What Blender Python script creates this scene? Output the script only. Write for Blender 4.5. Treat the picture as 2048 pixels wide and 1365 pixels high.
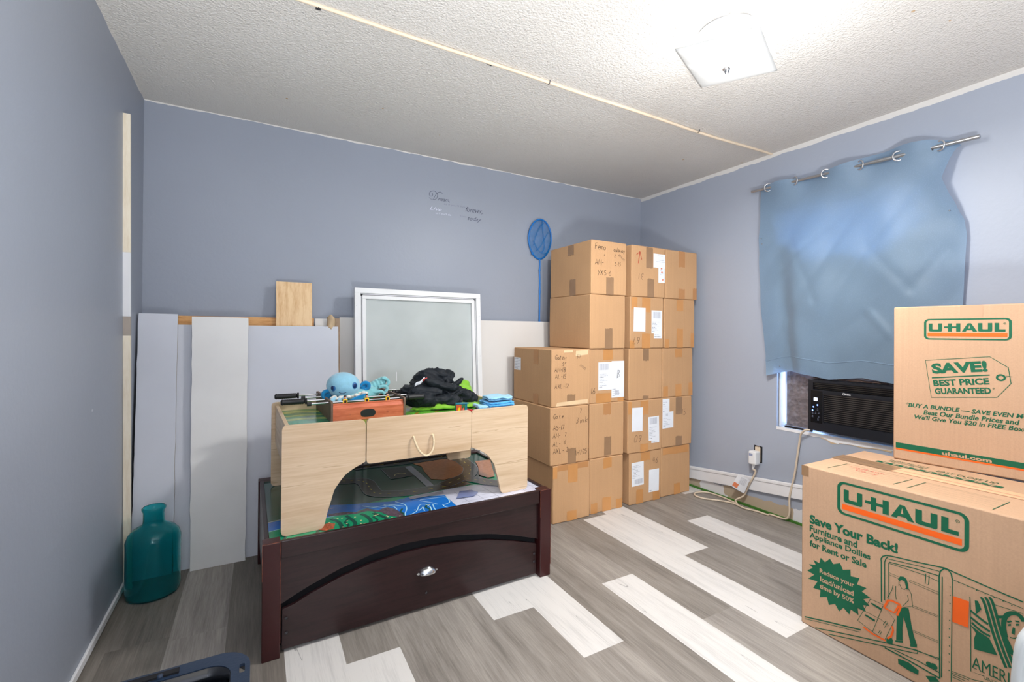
import bpy, bmesh, math, random
from mathutils import Vector, Matrix, Euler, noise

# ------------------------------------------------------------------ scene, camera, world, exposure
S = bpy.context.scene
for o in list(bpy.data.objects):
    bpy.data.objects.remove(o)
COL = S.collection
XL, XR, YB, YF, ZC = -0.4883, 2.7544, 2.7891, -1.25, 2.2133   # room: left, right, back, front walls and ceiling

cam = bpy.data.cameras.new('camera')
cam.sensor_width = 36.0
cam.lens = 16.097
cam.shift_y = -0.00983
cam.clip_start = 0.02
cam_o = bpy.data.objects.new('camera', cam)
COL.objects.link(cam_o)
_R = Vector((0.8743, -0.4854, 0.0077)).normalized()
_F = Vector((0.4853, 0.8743, 0.0038)).normalized()
_U = _R.cross(_F).normalized()
_R = _F.cross(_U)
cam_o.matrix_world = Matrix(((_R.x, _U.x, -_F.x, 0.0), (_R.y, _U.y, -_F.y, 0.0), (_R.z, _U.z, -_F.z, 1.10), (0, 0, 0, 1)))
S.camera = cam_o

S.view_settings.view_transform = 'Standard'
S.view_settings.look = 'None'
S.view_settings.gamma = 1.0
S.view_settings.use_curve_mapping = False
S.view_settings.exposure = 0.32

W = bpy.data.worlds.new('daylight')
S.world = W
W.use_nodes = True
_bg = W.node_tree.nodes['Background']
_bg.inputs[0].default_value = (0.36, 0.58, 1.0, 1)      # blue daylight outside the window
_bg.inputs[1].default_value = 13.0

LAMP = Vector((1.50, 1.09, 2.10))
def light(name, kind, loc, energy, color, **kw):
    l = bpy.data.lights.new(name, kind)
    l.energy = energy
    l.color = color
    for k, v in kw.items():
        setattr(l, k, v)
    o = bpy.data.objects.new(name, l)
    o.location = loc
    COL.objects.link(o)
    return o
# the ceiling lamp: light sent down and sideways by the glowing shade, and its two bulbs lighting the ceiling above it
light('shade_light', 'AREA', (1.50, 1.09, 2.035), 24.0, (1.0, 0.985, 0.965), shape='DISK', size=0.24)
light('shade_side_light', 'POINT', (1.43, 1.09, 1.82), 5.5, (1.0, 0.985, 0.965), shadow_soft_size=0.10)
light('bulb_light', 'POINT', (1.60, 0.98, 2.135), 3.2, (1.0, 0.98, 0.96), shadow_soft_size=0.035)
light('bulb_light_rear', 'POINT', (1.43, 1.17, 2.150), 0.9, (1.0, 0.98, 0.96), shadow_soft_size=0.03)
# unseen fill light added low behind the camera, bounced off the ceiling
_h = light('bounce_fill', 'AREA', (0.25, -0.45, 0.30), 76.0, (1.0, 0.995, 0.985), shape='DISK', size=0.6, spread=math.radians(150))
_h.rotation_euler = Vector((0.04, 0.06, 1.0)).to_track_quat('-Z', 'Y').to_euler()
# unseen lamp added in a made-up hall to brighten the right wall
light('hall_fill_light', 'POINT', (-0.47, -1.95, 1.75), 140.0, (1.0, 0.99, 0.975), shadow_soft_size=0.14)

# ------------------------------------------------------------------ helpers
rnd = random.Random(7)
def lin(c):
    return tuple((x / 12.92 if x <= 0.04045 else ((x + 0.055) / 1.055) ** 2.4) for x in c)
def rgb(r, g, b):
    return lin((r / 255, g / 255, b / 255))
MATS = {}
def mat(name, col, rough=0.6, metal=0.0, spec=0.4, var=0.06, vscale=8.0, bump=0.0, bscale=80.0, coat=0.0, stretch=(1, 1, 1), sheen=0.0, trans=0.0, emit=None, estr=0.0, detail=4.0):
    m = bpy.data.materials.new(name)
    m.use_nodes = True
    n, k = m.node_tree.nodes, m.node_tree.links
    b = n['Principled BSDF']
    b.inputs['Roughness'].default_value = rough
    b.inputs['Metallic'].default_value = metal
    b.inputs['Specular IOR Level'].default_value = spec
    b.inputs['Coat Weight'].default_value = coat
    b.inputs['Coat Roughness'].default_value = 0.12
    b.inputs['Sheen Weight'].default_value = sheen
    b.inputs['Transmission Weight'].default_value = trans
    if emit:
        b.inputs['Emission Color'].default_value = (*emit, 1)
        b.inputs['Emission Strength'].default_value = estr
    tc = n.new('ShaderNodeTexCoord')
    mp = n.new('ShaderNodeMapping')
    mp.inputs['Scale'].default_value = stretch
    k.new(tc.outputs['Object'], mp.inputs[0])
    nz = n.new('ShaderNodeTexNoise')
    nz.inputs['Scale'].default_value = vscale
    nz.inputs['Detail'].default_value = detail
    k.new(mp.outputs[0], nz.inputs['Vector'])
    cr = n.new('ShaderNodeValToRGB')
    cr.color_ramp.elements[0].position = 0.3
    cr.color_ramp.elements[1].position = 0.7
    cr.color_ramp.elements[0].color = (*[max(0, c * (1 - var)) for c in col], 1)
    cr.color_ramp.elements[1].color = (*[min(1, c * (1 + var)) for c in col], 1)
    k.new(nz.outputs[0], cr.inputs[0])
    k.new(cr.outputs[0], b.inputs['Base Color'])
    if bump:
        nb = n.new('ShaderNodeTexNoise')
        nb.inputs['Scale'].default_value = bscale
        nb.inputs['Detail'].default_value = 3
        k.new(mp.outputs[0], nb.inputs['Vector'])
        bp = n.new('ShaderNodeBump')
        bp.inputs['Strength'].default_value = bump
        bp.inputs['Distance'].default_value = 0.01
        k.new(nb.outputs[0], bp.inputs['Height'])
        k.new(bp.outputs[0], b.inputs['Normal'])
    MATS[name] = m
    return m

class Fr:
    """a flat frame in space: origin, two in-plane axes, and their normal"""
    def __init__(s, o, u, v):
        s.o, s.u, s.v = Vector(o), Vector(u).normalized(), Vector(v).normalized()
        s.n = s.u.cross(s.v)
    def __call__(s, a, b, c=0.0):
        return s.o + s.u * a + s.v * b + s.n * c
FXZ = lambda o=(0, 0, 0): Fr(o, (1, 0, 0), (0, 0, 1))      # faces -Y
FXY = lambda o=(0, 0, 0): Fr(o, (1, 0, 0), (0, 1, 0))      # faces up

class MB:
    def __init__(s):
        s.v, s.f, s.m = [], [], []
    def add(s, vs, fs, m=0):
        b = len(s.v)
        s.v += [Vector(x) for x in vs]
        for f in fs:
            s.f.append([b + i for i in f])
            s.m.append(m)
        return s
    def box(s, x0, x1, y0, y1, z0, z1, m=0, M=None):
        vs = [Vector((x, y, z)) for z in (z0, z1) for y in (y0, y1) for x in (x0, x1)]
        if M: vs = [M @ v for v in vs]
        return s.add(vs, [(0, 2, 3, 1), (4, 5, 7, 6), (0, 1, 5, 4), (2, 6, 7, 3), (0, 4, 6, 2), (1, 3, 7, 5)], m)
    def prism(s, pts, fr, a, b, m=0):
        """polygon (in frame coordinates) extruded from offset a to b along the normal"""
        ar = sum(pts[i][0] * pts[(i + 1) % len(pts)][1] - pts[(i + 1) % len(pts)][0] * pts[i][1] for i in range(len(pts)))
        if ar < 0: pts = pts[::-1]
        n = len(pts)
        vs = [fr(x, y, a) for x, y in pts] + [fr(x, y, b) for x, y in pts]
        fs = [tuple(range(n))[::-1], tuple(range(n, 2 * n))] + [(i, (i + 1) % n, n + (i + 1) % n, n + i) for i in range(n)]
        return s.add(vs, fs, m)
    def poly(s, pts, fr, off=0.0, m=0):
        ar = sum(pts[i][0] * pts[(i + 1) % len(pts)][1] - pts[(i + 1) % len(pts)][0] * pts[i][1] for i in range(len(pts)))
        if ar < 0: pts = pts[::-1]
        return s.add([fr(x, y, off) for x, y in pts], [tuple(range(len(pts)))], m)
    def ring(s, outer, inner, fr, off=0.0, m=0):
        n = len(outer)
        return s.add([fr(x, y, off) for x, y in outer] + [fr(x, y, off) for x, y in inner],
                     [(i, (i + 1) % n, n + (i + 1) % n, n + i) for i in range(n)], m)
    def ribbon(s, pts, w, fr, off=0.0, m=0, closed=False):
        P = [Vector(p) for p in pts]
        n = len(P)
        vs = []
        for i in range(n):
            a = P[i - 1] if (i > 0 or closed) else P[i]
            b = P[(i + 1) % n] if (i < n - 1 or closed) else P[i]
            d = b - a
            if d.length < 1e-9: d = Vector((1, 0))
            d.normalize()
            q = Vector((-d.y, d.x)) * (w / 2)
            vs += [fr(*(P[i] - q), off), fr(*(P[i] + q), off)]
        fs = [(2 * i, 2 * i + 2, 2 * i + 3, 2 * i + 1) for i in range(n - 1)]
        if closed: fs.append((2 * n - 2, 0, 1, 2 * n - 1))
        return s.add(vs, fs, m)
    def tube(s, pts, r, seg=10, m=0, closed=False, caps=True):
        P = [Vector(p) for p in pts]
        n = len(P)
        rr = r if isinstance(r, (list, tuple)) else [r] * n
        up = Vector((0, 0, 1))
        vs, prev = [], None
        for i in range(n):
            a = P[i - 1] if (i > 0 or closed) else P[i]
            b = P[(i + 1) % n] if (i < n - 1 or closed) else P[i]
            d = (b - a).normalized()
            if prev is None:
                q = d.cross(up if abs(d.z) < 0.9 else Vector((1, 0, 0))).normalized()
            else:
                q = prev - d * prev.dot(d)
                q.normalize()
            prev = q
            w = d.cross(q)
            for k in range(seg):
                t = 2 * math.pi * k / seg
                vs.append(P[i] + (q * math.cos(t) + w * math.sin(t)) * rr[i])
        fs = []
        for i in range(n if closed else n - 1):
            j = (i + 1) % n
            for k in range(seg):
                fs.append((i * seg + k, i * seg + (k + 1) % seg, j * seg + (k + 1) % seg, j * seg + k))
        if caps and not closed:
            fs += [tuple(range(seg))[::-1], tuple(range((n - 1) * seg, n * seg))]
        return s.add(vs, fs, m)
    def lathe(s, prof, c=(0, 0, 0), seg=40, m=0, M=None):
        vs = []
        for r, z in prof:
            for k in range(seg):
                t = 2 * math.pi * k / seg
                p = Vector((r * math.cos(t), r * math.sin(t), z))
                if M: p = M @ p
                vs.append(p + Vector(c))
        fs = []
        for i in range(len(prof) - 1):
            for k in range(seg):
                fs.append((i * seg + k, i * seg + (k + 1) % seg, (i + 1) * seg + (k + 1) % seg, (i + 1) * seg + k))
        return s.add(vs, fs, m)
    def ball(s, c, r, m=0, seg=24, rot=None):
        r = (r, r, r) if isinstance(r, (int, float)) else r
        E = Euler(rot).to_matrix() if rot else Matrix.Identity(3)
        nr = seg // 2
        vs = [Vector(c) + E @ Vector((0, 0, -r[2]))]
        for i in range(1, nr):
            a = math.pi * i / nr - math.pi / 2
            for k in range(seg):
                t = 2 * math.pi * k / seg
                vs.append(Vector(c) + E @ Vector((r[0] * math.cos(a) * math.cos(t), r[1] * math.cos(a) * math.sin(t), r[2] * math.sin(a))))
        vs.append(Vector(c) + E @ Vector((0, 0, r[2])))
        fs = [(0, 1 + (k + 1) % seg, 1 + k) for k in range(seg)]
        for i in range(nr - 2):
            for k in range(seg):
                a, b = 1 + i * seg, 1 + (i + 1) * seg
                fs.append((a + k, a + (k + 1) % seg, b + (k + 1) % seg, b + k))
        a = 1 + (nr - 2) * seg
        fs += [(a + k, a + (k + 1) % seg, len(vs) - 1) for k in range(seg)]
        return s.add(vs, fs, m)
    def grid(s, fn, nu, nv, m=0, wrap=False):
        vs = [fn(i / nu, j / nv) for j in range(nv + 1) for i in range(nu + 1)]
        fs = [(j * (nu + 1) + i, j * (nu + 1) + i + 1, (j + 1) * (nu + 1) + i + 1, (j + 1) * (nu + 1) + i) for j in range(nv) for i in range(nu)]
        return s.add(vs, fs, m)
    def text(s, body, fr, a0, a1, b0, b1, off=0.0, m=0, bold=0.0, shear=0.0, rot180=False, keep=False):
        """lettering fitted to the rectangle a0..a1 x b0..b1 of a frame"""
        cu = bpy.data.curves.new('lettering', 'FONT')
        cu.body = body
        cu.resolution_u = 3
        cu.offset = bold
        cu.shear = shear
        cu.fill_mode = 'FRONT'
        ob = bpy.data.objects.new('lettering', cu)
        COL.objects.link(ob)
        bpy.context.view_layer.update()
        me = bpy.data.meshes.new_from_object(ob.evaluated_get(bpy.context.evaluated_depsgraph_get()))
        vs = [(v.co.x, v.co.y) for v in me.vertices]
        fs = [tuple(p.vertices) for p in me.polygons]
        bpy.data.objects.remove(ob)
        bpy.data.curves.remove(cu)
        bpy.data.meshes.remove(me)
        if not vs: return s
        x0, x1 = min(v[0] for v in vs), max(v[0] for v in vs)
        y0, y1 = min(v[1] for v in vs), max(v[1] for v in vs)
        out = []
        for x, y in vs:
            p, q = (x - x0) / max(1e-6, x1 - x0), (y - y0) / max(1e-6, y1 - y0)
            if rot180: p, q = 1 - p, 1 - q
            out.append(fr(a0 + (a1 - a0) * p, b0 + (b1 - b0) * q, off))
        return s.add(out, fs, m)
    def build(s, name, mats, parent=None, smooth=None, bevel=0.0, bseg=2, sub=0, solid=0.0):
        me = bpy.data.meshes.new(name)
        me.from_pydata(s.v, [], s.f)
        ms = mats if isinstance(mats, (list, tuple)) else [mats]
        for m in ms:
            me.materials.append(MATS[m] if isinstance(m, str) else m)
        for p, i in zip(me.polygons, s.m):
            p.material_index = min(i, len(ms) - 1)
        me.validate()
        if smooth is not None:
            me.shade_smooth()
            me.set_sharp_from_angle(angle=math.radians(smooth))
        me.update()
        o = bpy.data.objects.new(name, me)
        COL.objects.link(o)
        if parent: o.parent = parent
        if solid:
            md = o.modifiers.new('thickness', 'SOLIDIFY')
            md.thickness = solid
            md.offset = 0
        if bevel:
            md = o.modifiers.new('rounded_edges', 'BEVEL')
            md.width = bevel
            md.segments = bseg
            md.limit_method = 'ANGLE'
            md.angle_limit = math.radians(40)
        if sub:
            md = o.modifiers.new('smooth', 'SUBSURF')
            md.levels = md.render_levels = sub
        return o

def tag(o, label, cat, group=None):
    o['label'] = label
    o['category'] = cat
    if group: o['group'] = group
    return o
def thing(name, label, cat, loc=(0, 0, 0), rz=0.0, group=None):
    o = bpy.data.objects.new(name, None)
    o.empty_display_size = 0.05
    o.location = loc
    o.rotation_euler = (0, 0, rz)
    COL.objects.link(o)
    return tag(o, label, cat, group)
def struct(o):
    o['kind'] = 'structure'
    return o
def blob(name, ells, voxel, mats, parent=None, dscale=0.0, damp=0.0, fold=0.0, fscale=20.0, fdir=(1, 0.3, 0), clampz=None):
    """a soft body: ellipsoids fused into one closed skin, then creased"""
    mb = MB()
    for e in ells:
        mb.ball(e[0], e[1], seg=28, rot=e[2] if len(e) > 2 else None)
    o = mb.build(name, mats)
    r = o.modifiers.new('fuse', 'REMESH')
    r.mode = 'VOXEL'
    r.voxel_size = voxel
    sm = o.modifiers.new('relax', 'SMOOTH')
    sm.iterations = 3
    bpy.context.view_layer.update()
    me = bpy.data.meshes.new_from_object(o.evaluated_get(bpy.context.evaluated_depsgraph_get()))
    me.name = name
    bpy.data.objects.remove(o)
    fd = Vector(fdir).normalized()
    nr = [v.normal.copy() for v in me.vertices]
    for v, n in zip(me.vertices, nr):
        p = v.co.copy()
        d = damp * noise.noise(p * dscale) if damp else 0
        if fold:
            q = p * fscale
            w = noise.noise(Vector((q.x * fd.x + q.y * fd.y, q.z * 1.6, q.y * 0.7)) + Vector((noise.noise(p * 9), noise.noise(p * 7 + Vector((5, 0, 0))), 0)) * 1.5)
            d += fold * (1 - 2 * abs(w) ** 0.7)
        v.co = p + n * d
        if clampz is not None and v.co.z < clampz: v.co.z = clampz
    me.shade_smooth()
    ob = bpy.data.objects.new(name, me)
    ms = mats if isinstance(mats, (list, tuple)) else [mats]
    me.materials.clear()
    for m in ms: me.materials.append(MATS[m])
    COL.objects.link(ob)
    if parent: ob.parent = parent
    return ob
def rrect(x0, x1, y0, y1, r, n=6, rs=None):
    """rounded rectangle outline, counter-clockwise; rs = radii for (x0y0, x1y0, x1y1, x0y1)"""
    rs = rs or (r, r, r, r)
    out = []
    for (cx, cy, a0), q in zip(((x0, y0, 180), (x1, y0, 270), (x1, y1, 0), (x0, y1, 90)), rs):
        ox = cx + q if cx == x0 else cx - q
        oy = cy + q if cy == y0 else cy - q
        for i in range(n + 1):
            a = math.radians(a0 + 90 * i / n)
            out.append((ox + q * math.cos(a), oy + q * math.sin(a)))
    return out
def smooth_path(pts, k=6):
    P = [Vector(p) for p in pts]
    out = []
    for i in range(len(P) - 1):
        a, b, c, d = P[max(0, i - 1)], P[i], P[i + 1], P[min(len(P) - 1, i + 2)]
        for j in range(k):
            t = j / k
            out.append(0.5 * ((2 * b) + (c - a) * t + (2 * a - 5 * b + 4 * c - d) * t * t + (3 * b - a - 3 * c + d) * t ** 3))
    out.append(P[-1])
    return out
def lerp(a, b, t): return a + (b - a) * t
def interp(tab, t):
    if t <= tab[0][0]: return tab[0][1]
    for (a, b), (c, d) in zip(tab, tab[1:]):
        if t <= c: return b + (d - b) * (t - a) / max(1e-9, c - a)
    return tab[-1][1]

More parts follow.
